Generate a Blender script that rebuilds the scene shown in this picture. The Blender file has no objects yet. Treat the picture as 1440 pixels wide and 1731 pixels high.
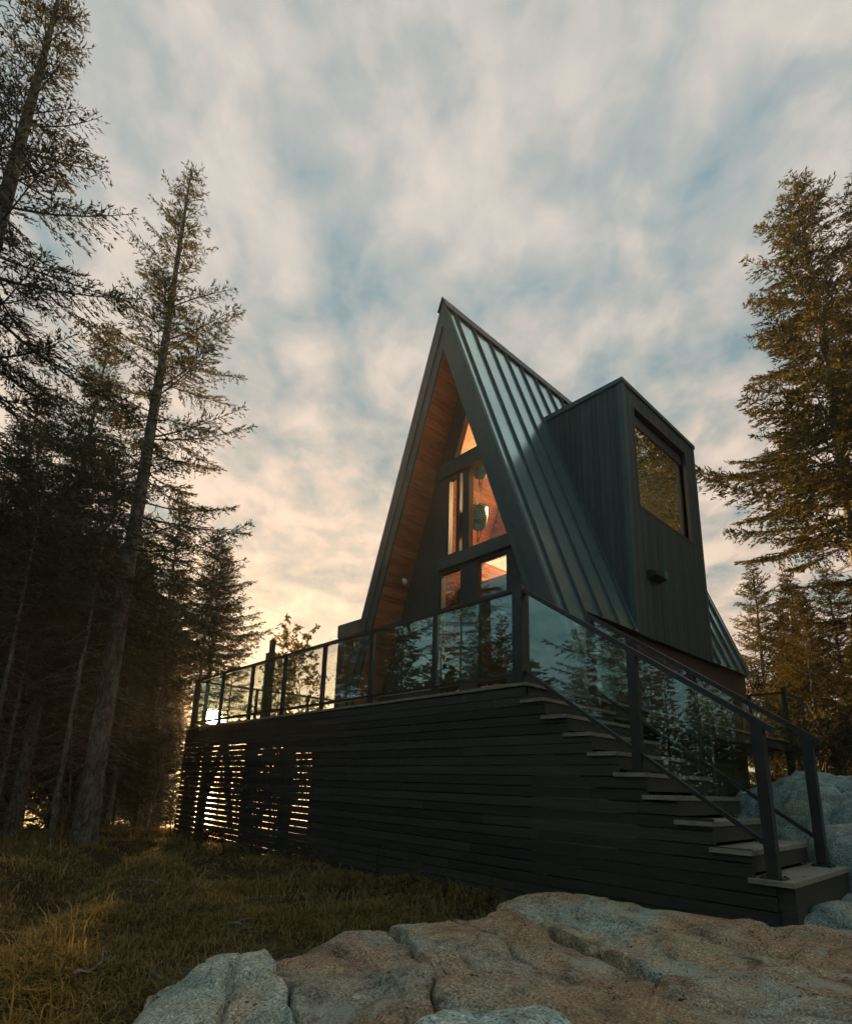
import bpy, math, random
import numpy as np
from mathutils import Vector, Matrix
R = math.radians
sc = bpy.context.scene
col = sc.collection
PI = math.pi

# ------------------------------------------------------------------ helpers
class MB:
    """collects shapes, then links them as ONE mesh object"""
    def __init__(s): s.v = []; s.f = []; s.m = []
    def add(s, vs, fs, mi=0):
        o = len(s.v); s.v += [tuple(p) for p in vs]
        s.f += [tuple(i + o for i in f) for f in fs]; s.m += [mi] * len(fs)
    def box(s, x0, x1, y0, y1, z0, z1, mi=0):
        x0, x1 = sorted((x0, x1)); y0, y1 = sorted((y0, y1)); z0, z1 = sorted((z0, z1))
        s.add([(x0,y0,z0),(x1,y0,z0),(x1,y1,z0),(x0,y1,z0),(x0,y0,z1),(x1,y0,z1),(x1,y1,z1),(x0,y1,z1)],
              [(3,2,1,0),(4,5,6,7),(0,1,5,4),(1,2,6,5),(2,3,7,6),(3,0,4,7)], mi)
    def prism_y(s, poly, y0, y1, mi=0):           # polygon in the x-z plane pushed along y
        n = len(poly)
        a = sum(poly[i][0]*poly[(i+1)%n][1]-poly[(i+1)%n][0]*poly[i][1] for i in range(n))
        if a < 0: poly = poly[::-1]
        vs = [(p[0], y0, p[1]) for p in poly] + [(p[0], y1, p[1]) for p in poly]
        fs = [tuple(range(n)), tuple(range(2*n-1, n-1, -1))]
        fs += [(i, n+i, n+(i+1)%n, (i+1)%n) for i in range(n)]
        s.add(vs, fs, mi)
    def prism_x(s, poly, x0, x1, mi=0):           # polygon in the y-z plane pushed along x
        n = len(poly)
        a = sum(poly[i][0]*poly[(i+1)%n][1]-poly[(i+1)%n][0]*poly[i][1] for i in range(n))
        if a > 0: poly = poly[::-1]
        vs = [(x0, p[0], p[1]) for p in poly] + [(x1, p[0], p[1]) for p in poly]
        fs = [tuple(range(n)), tuple(range(2*n-1, n-1, -1))]
        fs += [(i, n+i, n+(i+1)%n, (i+1)%n) for i in range(n)]
        s.add(vs, fs, mi)
    def bar(s, a, b, w, h, up=(0,0,1), mi=0):     # rectangular bar from a to b
        a = Vector(a); b = Vector(b); d = (b-a).normalized(); sd = d.cross(Vector(up)).normalized(); u = sd.cross(d)
        vs = []
        for p in (a, b):
            for i, j in ((-1,-1),(1,-1),(1,1),(-1,1)): vs.append(p + sd*(i*w/2) + u*(j*h/2))
        s.add(vs, [(0,1,2,3),(7,6,5,4),(0,4,5,1),(1,5,6,2),(2,6,7,3),(3,7,4,0)], mi)
    def tube(s, pts, rad, n=8, mi=0, cap=True):
        pts = [Vector(p) for p in pts]
        o = len(s.v); ref = Vector((0.13, 0.97, 0.21))
        for i, p in enumerate(pts):
            d = (pts[min(i+1, len(pts)-1)] - pts[max(i-1, 0)]).normalized()
            a = d.cross(ref)
            if a.length < .05: a = d.cross(Vector((1,0,0)))
            a.normalize(); b = d.cross(a)
            r = rad[i] if hasattr(rad, '__len__') else rad
            for k in range(n):
                t = 2*PI*k/n; s.v.append(tuple(p + a*(math.cos(t)*r) + b*(math.sin(t)*r)))
        for i in range(len(pts)-1):
            for k in range(n):
                s.f.append((o+i*n+k, o+i*n+(k+1)%n, o+(i+1)*n+(k+1)%n, o+(i+1)*n+k)); s.m.append(mi)
        if cap:
            s.f.append(tuple(o+k for k in range(n))[::-1]); s.m.append(mi)
            s.f.append(tuple(o+(len(pts)-1)*n+k for k in range(n))); s.m.append(mi)
    def build(s, name, mats, parent=None, smooth=False):
        me = bpy.data.meshes.new(name)
        off = Vector((0,0,0))
        p = parent
        while p is not None: off += p.location; p = p.parent
        me.from_pydata([(x-off.x, y-off.y, z-off.z) for x, y, z in s.v], [], s.f)
        if not isinstance(mats, (list, tuple)): mats = [mats]
        for m in mats: me.materials.append(m)
        if len(mats) > 1: me.polygons.foreach_set('material_index', s.m)
        if smooth: me.polygons.foreach_set('use_smooth', [True]*len(me.polygons))
        me.update()
        o = bpy.data.objects.new(name, me); col.objects.link(o)
        if parent is not None: o.parent = parent
        return o
def tag(o, label=None, cat=None, group=None, kind=None):
    if label: o['label'] = label
    if cat: o['category'] = cat
    if group: o['group'] = group
    if kind: o['kind'] = kind
    return o
def thing(name, loc, label, cat, group=None):
    o = bpy.data.objects.new(name, None); col.objects.link(o); o.location = loc
    o.empty_display_size = .2
    return tag(o, label, cat, group)
def copy_tree(o, parent=None):
    c = o.copy(); col.objects.link(c)
    if parent is not None: c.parent = parent
    for ch in [x for x in bpy.data.objects if x.parent is o]: copy_tree(ch, c)
    return c
def np_mesh(name, V, F, mats, mi=None, smooth=False):
    """mesh from numpy arrays; F is a list of (n,k) index arrays"""
    me = bpy.data.meshes.new(name)
    nl = sum(f.size for f in F); npoly = sum(len(f) for f in F)
    me.vertices.add(len(V)); me.vertices.foreach_set('co', np.asarray(V, np.float32).ravel())
    me.loops.add(nl); me.polygons.add(npoly)
    me.loops.foreach_set('vertex_index', np.concatenate([f.ravel() for f in F]).astype(np.int32))
    tot = np.concatenate([np.full(len(f), f.shape[1]) for f in F]); st = np.concatenate([[0], np.cumsum(tot)[:-1]])
    me.polygons.foreach_set('loop_start', st.astype(np.int32))
    for m in mats: me.materials.append(m)
    if mi is not None: me.polygons.foreach_set('material_index', np.asarray(mi, np.int32))
    if smooth: me.polygons.foreach_set('use_smooth', np.ones(npoly, bool))
    me.update(calc_edges=True); me.validate()
    return me

# ------------------------------------------------------------------ materials
def newmat(name):
    m = bpy.data.materials.new(name); m.use_nodes = True
    nt = m.node_tree; nt.nodes.clear()
    out = nt.nodes.new('ShaderNodeOutputMaterial')
    return m, nt, out
def nd(nt, t, **kw):
    n = nt.nodes.new('ShaderNode'+t)
    for k, v in kw.items():
        if k.startswith('i_'):
            key = k[2:].replace('_', ' ')
            n.inputs[key].default_value = v
        else: setattr(n, k, v)
    return n
def ramp(nt, stops, interp='LINEAR'):
    n = nt.nodes.new('ShaderNodeValToRGB'); e = n.color_ramp.elements
    n.color_ramp.interpolation = interp
    while len(e) < len(stops): e.new(.5)
    for x, (p, c) in zip(e, stops): x.position = p; x.color = (*c, 1) if len(c) == 3 else c
    return n
def coords(nt, scale=(1,1,1), kind='Object', rot=(0,0,0)):
    tc = nd(nt, 'TexCoord'); mp = nd(nt, 'Mapping')
    mp.inputs['Scale'].default_value = scale; mp.inputs['Rotation'].default_value = rot
    nt.links.new(tc.outputs[kind], mp.inputs['Vector']); return mp.outputs['Vector']
def surf(name, c0, c1, scale=(1,1,1), nscale=6., rough=.6, rough2=None, bump=.0, bscale=None, metallic=0., detail=5, spec=.5, kind='Object', island=0.):
    """two-tone noisy Principled surface with bump"""
    m, nt, out = newmat(name)
    L = nt.links.new
    v = coords(nt, scale, kind)
    n = nd(nt, 'TexNoise', i_Scale=nscale, i_Detail=detail, i_Roughness=.6); L(v, n.inputs['Vector'])
    r = ramp(nt, [(.3, c0), (.7, c1)]); L(n.outputs['Fac'], r.inputs['Fac'])
    p = nd(nt, 'BsdfPrincipled', i_Metallic=metallic, i_Roughness=rough)
    p.inputs['Specular IOR Level'].default_value = spec
    c_ = r.outputs['Color']
    if island:
        gn = nd(nt, 'NewGeometry'); hv = nd(nt, 'HueSaturation'); mr0 = nd(nt, 'MapRange'); mr0.inputs['To Min'].default_value = 1-island; mr0.inputs['To Max'].default_value = 1+island
        L(gn.outputs['Random Per Island'], mr0.inputs['Value']); L(mr0.outputs[0], hv.inputs['Value']); L(c_, hv.inputs['Color']); c_ = hv.outputs[0]
    L(c_, p.inputs['Base Color'])
    if rough2 is not None:
        mr = nd(nt, 'MapRange'); mr.inputs['To Min'].default_value = rough; mr.inputs['To Max'].default_value = rough2
        L(n.outputs['Fac'], mr.inputs['Value']); L(mr.outputs['Result'], p.inputs['Roughness'])
    if bump:
        n2 = nd(nt, 'TexNoise', i_Scale=bscale or nscale*4, i_Detail=6.); L(v, n2.inputs['Vector'])
        b = nd(nt, 'Bump', i_Strength=bump, i_Distance=.02); L(n2.outputs['Fac'], b.inputs['Height']); L(b.outputs['Normal'], p.inputs['Normal'])
    L(p.outputs['BSDF'], out.inputs['Surface'])
    return m
M = {}
M['siding'] = surf('black_stained_boards', (.018,.018,.013), (.045,.042,.031), (.8,8,16), 3., .62, .8, .45, 14, island=.45)
M['seam'] = surf('dark_roof_seam', (.03,.042,.042), (.05,.066,.064), (1,1,1), 4., .6)
M['siding_v'] = surf('dark_vertical_boards', (.026,.038,.035), (.050,.062,.056), (9,9,.8), 3., .55, .75, .35, 16, island=.25)
M['fascia'] = surf('dark_green_painted_trim', (.034,.062,.058), (.055,.088,.082), (2,2,.8), 3., .5, .65, .15, 20)
M['trim'] = surf('black_window_frame', (.022,.026,.028), (.036,.04,.042), (2,2,1), 4., .45, .6, .1, 20)
M['rail'] = surf('black_coated_metal', (.014,.015,.015), (.03,.031,.03), (1,1,1), 8., .32, .5, .05, 60)
M['deckwood'] = surf('weathered_deck_wood', (.14,.125,.10), (.30,.275,.235), (3,14,14), 3., .75, .9, .5, 16, island=.2)
M['rafter'] = surf('dark_deck_timber', (.03,.024,.018), (.07,.055,.04), (2,2,8), 3., .8, .9, .3, 18)
M['redwall'] = surf('dark_red_brown_boards', (.035,.018,.014), (.075,.036,.028), (2,10,2), 3., .6, .8, .3, 16)
M['concrete'] = surf('grey_concrete', (.08,.08,.075), (.16,.155,.15), (1,1,1), 4., .9, None, .3, 30)
M['floor'] = surf('loft_floor_wood', (.10,.05,.025), (.2,.1,.05), (2,8,2), 3., .5, None, .1)
M['white'] = surf('white_plastic', (.6,.6,.58), (.75,.75,.72), (1,1,1), 4., .4)
M['teal'] = surf('teal_glazed_pot', (.03,.12,.13), (.05,.17,.175), (1,1,1), 6., .6)
M['cord'] = surf('jute_cord', (.10,.08,.05), (.2,.16,.11), (1,1,1), 20., .9)

def wood_mat():
    m, nt, out = newmat('warm_cedar_lining'); L = nt.links.new
    v = coords(nt, (1,1,1))
    sx = nd(nt, 'SeparateXYZ'); L(v, sx.inputs[0])
    # boards run along the ridge: stack them by height
    mul = nd(nt, 'Math', operation='MULTIPLY'); mul.inputs[1].default_value = 1/.13; L(sx.outputs['Z'], mul.inputs[0])
    fl = nd(nt, 'Math', operation='FLOOR'); L(mul.outputs[0], fl.inputs[0])
    fr = nd(nt, 'Math', operation='FRACT'); L(mul.outputs[0], fr.inputs[0])
    wn = nd(nt, 'TexWhiteNoise', noise_dimensions='1D'); L(fl.outputs[0], wn.inputs['W'])
    cx = nd(nt, 'CombineXYZ'); L(wn.outputs['Value'], cx.inputs['X'])
    mp = nd(nt, 'Mapping'); mp.inputs['Scale'].default_value = (9,1.1,9); L(v, mp.inputs['Vector'])
    va = nd(nt, 'VectorMath', operation='MULTIPLY_ADD'); L(cx.outputs[0], va.inputs[0]); va.inputs[1].default_value = (40,40,40); L(mp.outputs[0], va.inputs[2])
    n = nd(nt, 'TexNoise', i_Scale=2.2, i_Detail=6., i_Distortion=.6); L(va.outputs[0], n.inputs['Vector'])
    r = ramp(nt, [(.25, (.22,.080,.036)), (.5, (.35,.135,.060)), (.75, (.46,.20,.092))]); L(n.outputs['Fac'], r.inputs['Fac'])
    hs = nd(nt, 'HueSaturation'); L(r.outputs['Color'], hs.inputs['Color'])
    mr = nd(nt, 'MapRange'); mr.inputs['To Min'].default_value = .72; mr.inputs['To Max'].default_value = 1.15; L(wn.outputs['Value'], mr.inputs['Value']); L(mr.outputs[0], hs.inputs['Value'])
    gr = ramp(nt, [(0, (0,0,0)), (.05, (1,1,1)), (.95, (1,1,1)), (1, (0,0,0))]); L(fr.outputs[0], gr.inputs['Fac'])
    b = nd(nt, 'Bump', i_Strength=.6, i_Distance=.008); L(gr.outputs['Color'], b.inputs['Height'])
    p = nd(nt, 'BsdfPrincipled', i_Roughness=.55); L(hs.outputs['Color'], p.inputs['Base Color']); L(b.outputs['Normal'], p.inputs['Normal'])
    L(p.outputs[0], out.inputs[0]); return m
M['wood'] = wood_mat()

def metal_roof():
    m, nt, out = newmat('standing_seam_metal'); L = nt.links.new
    v = coords(nt, (1,1,1))
    n = nd(nt, 'TexNoise', i_Scale=1.3, i_Detail=4.); L(v, n.inputs['Vector'])
    r = ramp(nt, [(.3, (.36,.58,.57)), (.7, (.46,.68,.66))]); L(n.outputs['Fac'], r.inputs['Fac'])
    p = nd(nt, 'BsdfPrincipled', i_Metallic=.9, i_Roughness=.22); L(r.outputs['Color'], p.inputs['Base Color'])
    n2 = nd(nt, 'TexNoise', i_Scale=.9, i_Detail=2.); L(v, n2.inputs['Vector'])
    b = nd(nt, 'Bump', i_Strength=.45, i_Distance=.05); L(n2.outputs['Fac'], b.inputs['Height']); L(b.outputs['Normal'], p.inputs['Normal'])
    L(p.outputs[0], out.inputs[0]); return m
M['metal'] = metal_roof()

def glass(name, base, gain, tint, refl, wav=0.0):
    """thin sheet: clear transmission plus a mirror that grows towards grazing angles"""
    m, nt, out = newmat(name); L = nt.links.new
    lw = nd(nt, 'LayerWeight', i_Blend=.5)
    pw = nd(nt, 'Math', operation='POWER'); pw.inputs[1].default_value = 2.5; L(lw.outputs['Facing'], pw.inputs[0])
    ma = nd(nt, 'Math', operation='MULTIPLY_ADD'); ma.inputs[1].default_value = gain; ma.inputs[2].default_value = base; L(pw.outputs[0], ma.inputs[0])
    ma.use_clamp = True
    t = nd(nt, 'BsdfTransparent'); t.inputs['Color'].default_value = (*tint, 1)
    g = nd(nt, 'BsdfGlossy', i_Roughness=.0); g.inputs['Color'].default_value = (*refl, 1)
    if wav:
        v = coords(nt, (1,1,1)); n = nd(nt, 'TexNoise', i_Scale=1.6, i_Detail=1.); L(v, n.inputs['Vector'])
        b = nd(nt, 'Bump', i_Strength=wav, i_Distance=.02); L(n.outputs['Fac'], b.inputs['Height']); L(b.outputs['Normal'], g.inputs['Normal'])
    mx = nd(nt, 'MixShader'); L(ma.outputs[0], mx.inputs[0]); L(t.outputs[0], mx.inputs[1]); L(g.outputs[0], mx.inputs[2])
    L(mx.outputs[0], out.inputs[0]); return m
M['rail_glass'] = glass('rail_glass', .10, 1.0, (.93,.97,.96), (.72,.95,.93))
M['win_glass'] = glass('window_glass', .10, .7, (.85,.9,.88), (.85,.97,.95), .08)
M['loft_glass'] = glass('loft_window_glass', .02, .35, (.92,.94,.92), (.8,.97,.95), .08)
M['mirror_glass'] = glass('coated_window_glass', .70, .3, (.5,.52,.5), (1,1,.98), .05)

def foliage(name, cols, trans=.35):
    m, nt, out = newmat(name); L = nt.links.new
    g = nd(nt, 'NewGeometry'); oi = nd(nt, 'ObjectInfo')
    tc = nd(nt, 'TexCoord'); n = nd(nt, 'TexNoise', i_Scale=1.1, i_Detail=2.); L(tc.outputs['Object'], n.inputs['Vector'])
    a = nd(nt, 'Math', operation='MULTIPLY_ADD'); L(g.outputs['Random Per Island'], a.inputs[0]); a.inputs[1].default_value = .55
    a2 = nd(nt, 'Math', operation='MULTIPLY'); L(n.outputs['Fac'], a2.inputs[0]); a2.inputs[1].default_value = .55; L(a2.outputs[0], a.inputs[2])
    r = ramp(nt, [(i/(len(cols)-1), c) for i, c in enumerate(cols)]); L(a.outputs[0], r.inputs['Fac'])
    hs = nd(nt, 'HueSaturation'); L(r.outputs['Color'], hs.inputs['Color'])
    mr = nd(nt, 'MapRange'); mr.inputs['To Min'].default_value = .75; mr.inputs['To Max'].default_value = 1.25; L(oi.outputs['Random'], mr.inputs['Value']); L(mr.outputs[0], hs.inputs['Value'])
    d = nd(nt, 'BsdfDiffuse'); t = nd(nt, 'BsdfTranslucent'); L(hs.outputs[0], d.inputs[0]); L(hs.outputs[0], t.inputs[0])
    mx = nd(nt, 'MixShader'); mx.inputs[0].default_value = trans; L(d.outputs[0], mx.inputs[1]); L(t.outputs[0], mx.inputs[2])
    L(mx.outputs[0], out.inputs[0]); return m
M['needles'] = foliage('spruce_needles', [(.028,.034,.019), (.050,.056,.028), (.08,.076,.036), (.115,.095,.045)])
M['needles_sun_tint'] = foliage('spruce_needles_sun_tint', [(.018,.029,.011), (.030,.043,.014), (.060,.066,.019), (.18,.13,.030), (.40,.25,.05)], .12)  # sunlit gold highlights and shaded dark cores are put into the needle colour
M['leaves'] = foliage('small_leaves', [(.05,.05,.02), (.09,.075,.025), (.13,.09,.03)], .5)
M['grass'] = foliage('meadow_grass', [(.062,.060,.022), (.13,.112,.040), (.21,.165,.060), (.36,.26,.12)], .35)
M['weeds'] = foliage('dry_weeds', [(.05,.032,.022), (.10,.065,.04), (.2,.14,.08)], .2)
M['houseplant'] = foliage('house_plant_leaves', [(.03,.05,.03), (.07,.11,.06)], .4)

def bark():
    m, nt, out = newmat('spruce_bark'); L = nt.links.new
    v = coords(nt, (7,7,3.2))
    n = nd(nt, 'TexNoise', i_Scale=2.6, i_Detail=7., i_Roughness=.7); L(v, n.inputs['Vector'])
    vo = nd(nt, 'TexVoronoi', i_Scale=2.6); L(v, vo.inputs['Vector'])
    v2 = coords(nt, (1,1,.7)); n3 = nd(nt, 'TexNoise', i_Scale=4.5, i_Detail=6., i_Roughness=.7); L(v2, n3.inputs['Vector'])
    r = ramp(nt, [(.34, (.025,.019,.015)), (.50, (.085,.07,.056)), (.66, (.19,.175,.15))]); L(n.outputs['Fac'], r.inputs['Fac'])
    r3 = ramp(nt, [(.50, (0,0,0)), (.60, (.9,.9,.9))]); L(n3.outputs['Fac'], r3.inputs['Fac'])
    mx = nd(nt, 'MixRGB'); L(r3.outputs[0], mx.inputs[0]); L(r.outputs[0], mx.inputs[1]); mx.inputs[2].default_value = (.15,.17,.13,1)
    ad = nd(nt, 'Math', operation='ADD'); L(n.outputs['Fac'], ad.inputs[0]); L(vo.outputs['Distance'], ad.inputs[1])
    b = nd(nt, 'Bump', i_Strength=.9, i_Distance=.03); L(ad.outputs[0], b.inputs['Height'])
    p = nd(nt, 'BsdfPrincipled', i_Roughness=.9); L(mx.outputs[0], p.inputs['Base Color']); L(b.outputs[0], p.inputs['Normal'])
    L(p.outputs[0], out.inputs[0]); return m
M['bark'] = bark()

def granite(name, base, warm, cool, wp, speck=1.0, seed=0., gainv=1.35):
    m, nt, out = newmat(name); L = nt.links.new
    tc = nd(nt, 'TexCoord'); mp = nd(nt, 'Mapping'); mp.inputs['Location'].default_value = (seed, seed*1.7, 0); L(tc.outputs['Object'], mp.inputs['Vector']); v = mp.outputs[0]
    big = nd(nt, 'TexNoise', i_Scale=1.5, i_Detail=7., i_Roughness=.62, i_Distortion=.5); L(v, big.inputs['Vector'])
    mid = nd(nt, 'TexNoise', i_Scale=6., i_Detail=6., i_Roughness=.7); L(v, mid.inputs['Vector'])
    fine = nd(nt, 'TexNoise', i_Scale=85., i_Detail=4., i_Roughness=.8); L(v, fine.inputs['Vector'])
    cry = nd(nt, 'TexVoronoi', i_Scale=105.); L(v, cry.inputs['Vector'])
    a = ramp(nt, [(.38, cool), (.5, base), (.62, warm)]); 
    sh = nd(nt, 'Math', operation='ADD'); sh.inputs[1].default_value = wp; L(big.outputs['Fac'], sh.inputs[0]); L(sh.outputs[0], a.inputs['Fac'])
    k = ramp(nt, [(.36, (.10,.10,.10)), (.46, (.65,.65,.65)), (.56, (1.15,1.15,1.15)), (.68, (1.9,1.9,1.9))]); L(fine.outputs['Fac'], k.inputs['Fac'])
    k2 = ramp(nt, [(.0, (.35,.35,.35)), (.35, (1,1,1)), (.9, (1.25,1.25,1.25))]); L(cry.outputs['Color'], k2.inputs['Fac'])
    k3 = ramp(nt, [(.32, (.38,.36,.33)), (.46, (.9,.9,.88)), (.56, (1.08,1.06,1.0)), (.70, (1.4,1.38,1.32))]); L(mid.outputs['Fac'], k3.inputs['Fac'])
    br = nd(nt, 'HueSaturation'); br.inputs['Value'].default_value = gainv; L(a.outputs[0], br.inputs['Color'])
    def mulc(x, y, f=1.):
        q = nd(nt, 'MixRGB', blend_type='MULTIPLY'); q.inputs[0].default_value = f; L(x, q.inputs[1]); L(y, q.inputs[2]); return q.outputs[0]
    c = mulc(br.outputs[0], k.outputs[0], .85*speck); c = mulc(c, k2.outputs[0], .7*speck); c = mulc(c, k3.outputs[0])
    # pale lichen blotches with a shape of their own
    li = nd(nt, 'TexNoise', i_Scale=3.1, i_Detail=8., i_Roughness=.72); mp2 = nd(nt, 'Mapping'); mp2.inputs['Location'].default_value = (4,9,2); L(v, mp2.inputs[0]); L(mp2.outputs[0], li.inputs['Vector'])
    lr = ramp(nt, [(.565, (0,0,0)), (.62, (.65,.65,.65))]); L(li.outputs['Fac'], lr.inputs['Fac'])
    q = nd(nt, 'MixRGB'); L(lr.outputs[0], q.inputs[0]); L(c, q.inputs[1]); q.inputs[2].default_value = (.36,.38,.31,1)
    p = nd(nt, 'BsdfPrincipled', i_Roughness=.88); p.inputs['Specular IOR Level'].default_value = .25
    L(q.outputs[0], p.inputs['Base Color'])
    ad = nd(nt, 'Math', operation='MULTIPLY_ADD'); L(mid.outputs['Fac'], ad.inputs[0]); ad.inputs[1].default_value = 2.2; L(fine.outputs['Fac'], ad.inputs[2])
    b = nd(nt, 'Bump', i_Strength=.7, i_Distance=.014); L(ad.outputs[0], b.inputs['Height']); L(b.outputs[0], p.inputs['Normal'])
    L(p.outputs[0], out.inputs[0]); return m

def soil():
    m, nt, out = newmat('forest_floor'); L = nt.links.new
    v = coords(nt, (1,1,1))
    n = nd(nt, 'TexNoise', i_Scale=.9, i_Detail=8., i_Roughness=.7); L(v, n.inputs['Vector'])
    f = nd(nt, 'TexNoise', i_Scale=26., i_Detail=6., i_Roughness=.75); L(v, f.inputs['Vector'])
    r = ramp(nt, [(.32, (.022,.018,.012)), (.5, (.05,.042,.02)), (.7, (.085,.06,.03))]); L(n.outputs['Fac'], r.inputs['Fac'])
    k = ramp(nt, [(.3, (.45,.45,.45)), (.7, (1.5,1.45,1.3))]); L(f.outputs['Fac'], k.inputs['Fac'])
    q = nd(nt, 'MixRGB', blend_type='MULTIPLY'); q.inputs[0].default_value = 1; L(r.outputs[0], q.inputs[1]); L(k.outputs[0], q.inputs[2])
    b = nd(nt, 'Bump', i_Strength=.9, i_Distance=.04); L(f.outputs['Fac'], b.inputs['Height'])
    p = nd(nt, 'BsdfPrincipled', i_Roughness=.95); p.inputs['Specular IOR Level'].default_value = .1
    L(q.outputs[0], p.inputs['Base Color']); L(b.outputs[0], p.inputs['Normal']); L(p.outputs[0], out.inputs[0]); return m
M['soil'] = soil()
def water():
    m, nt, out = newmat('added_lake_water'); L = nt.links.new
    v = coords(nt, (1,1,1)); n = nd(nt, 'TexNoise', i_Scale=.6, i_Detail=4.); L(v, n.inputs['Vector'])
    b = nd(nt, 'Bump', i_Strength=.3, i_Distance=.2); L(n.outputs['Fac'], b.inputs['Height'])
    p = nd(nt, 'BsdfPrincipled', i_Roughness=.12); p.inputs['Base Color'].default_value = (.02,.03,.035,1); L(b.outputs[0], p.inputs['Normal'])
    L(p.outputs[0], out.inputs[0]); return m
M['water'] = water()

# ------------------------------------------------------------------ camera
CX, CY, CZ = 3.5117, -4.5967, -1.0352
R2 = Vector((.671647, .740269, .029853)); U2 = Vector((.156474, -.181124, .970933)); F2 = Vector((-.724159, .647453, .237484))
cam = bpy.data.cameras.new('camera'); co = bpy.data.objects.new('camera', cam); col.objects.link(co)
mw = Matrix(((R2.x, U2.x, -F2.x, CX), (R2.y, U2.y, -F2.y, CY), (R2.z, U2.z, -F2.z, CZ), (0,0,0,1)))
co.matrix_world = mw
cam.sensor_fit = 'HORIZONTAL'; cam.sensor_width = 36; cam.lens = 36*955.38/1440
cam.shift_x = 10.23/1440; cam.shift_y = 225.9/1440
W_, H_ = 1440., 1731.
cam.clip_start = .05; cam.clip_end = 3000
sc.camera = co

# ------------------------------------------------------------------ sun, sky
SUN = Vector((-.9224, .3742, .0961)).normalized()
sl = bpy.data.lights.new('sun', 'SUN'); so = bpy.data.objects.new('sun', sl); col.objects.link(so)
sl.energy = 5.0; sl.angle = R(.5); sl.color = (1, .58, .23)
so.rotation_euler = SUN.to_track_quat('Z', 'Y').to_euler(); so.location = (-40, 20, 20)

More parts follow.
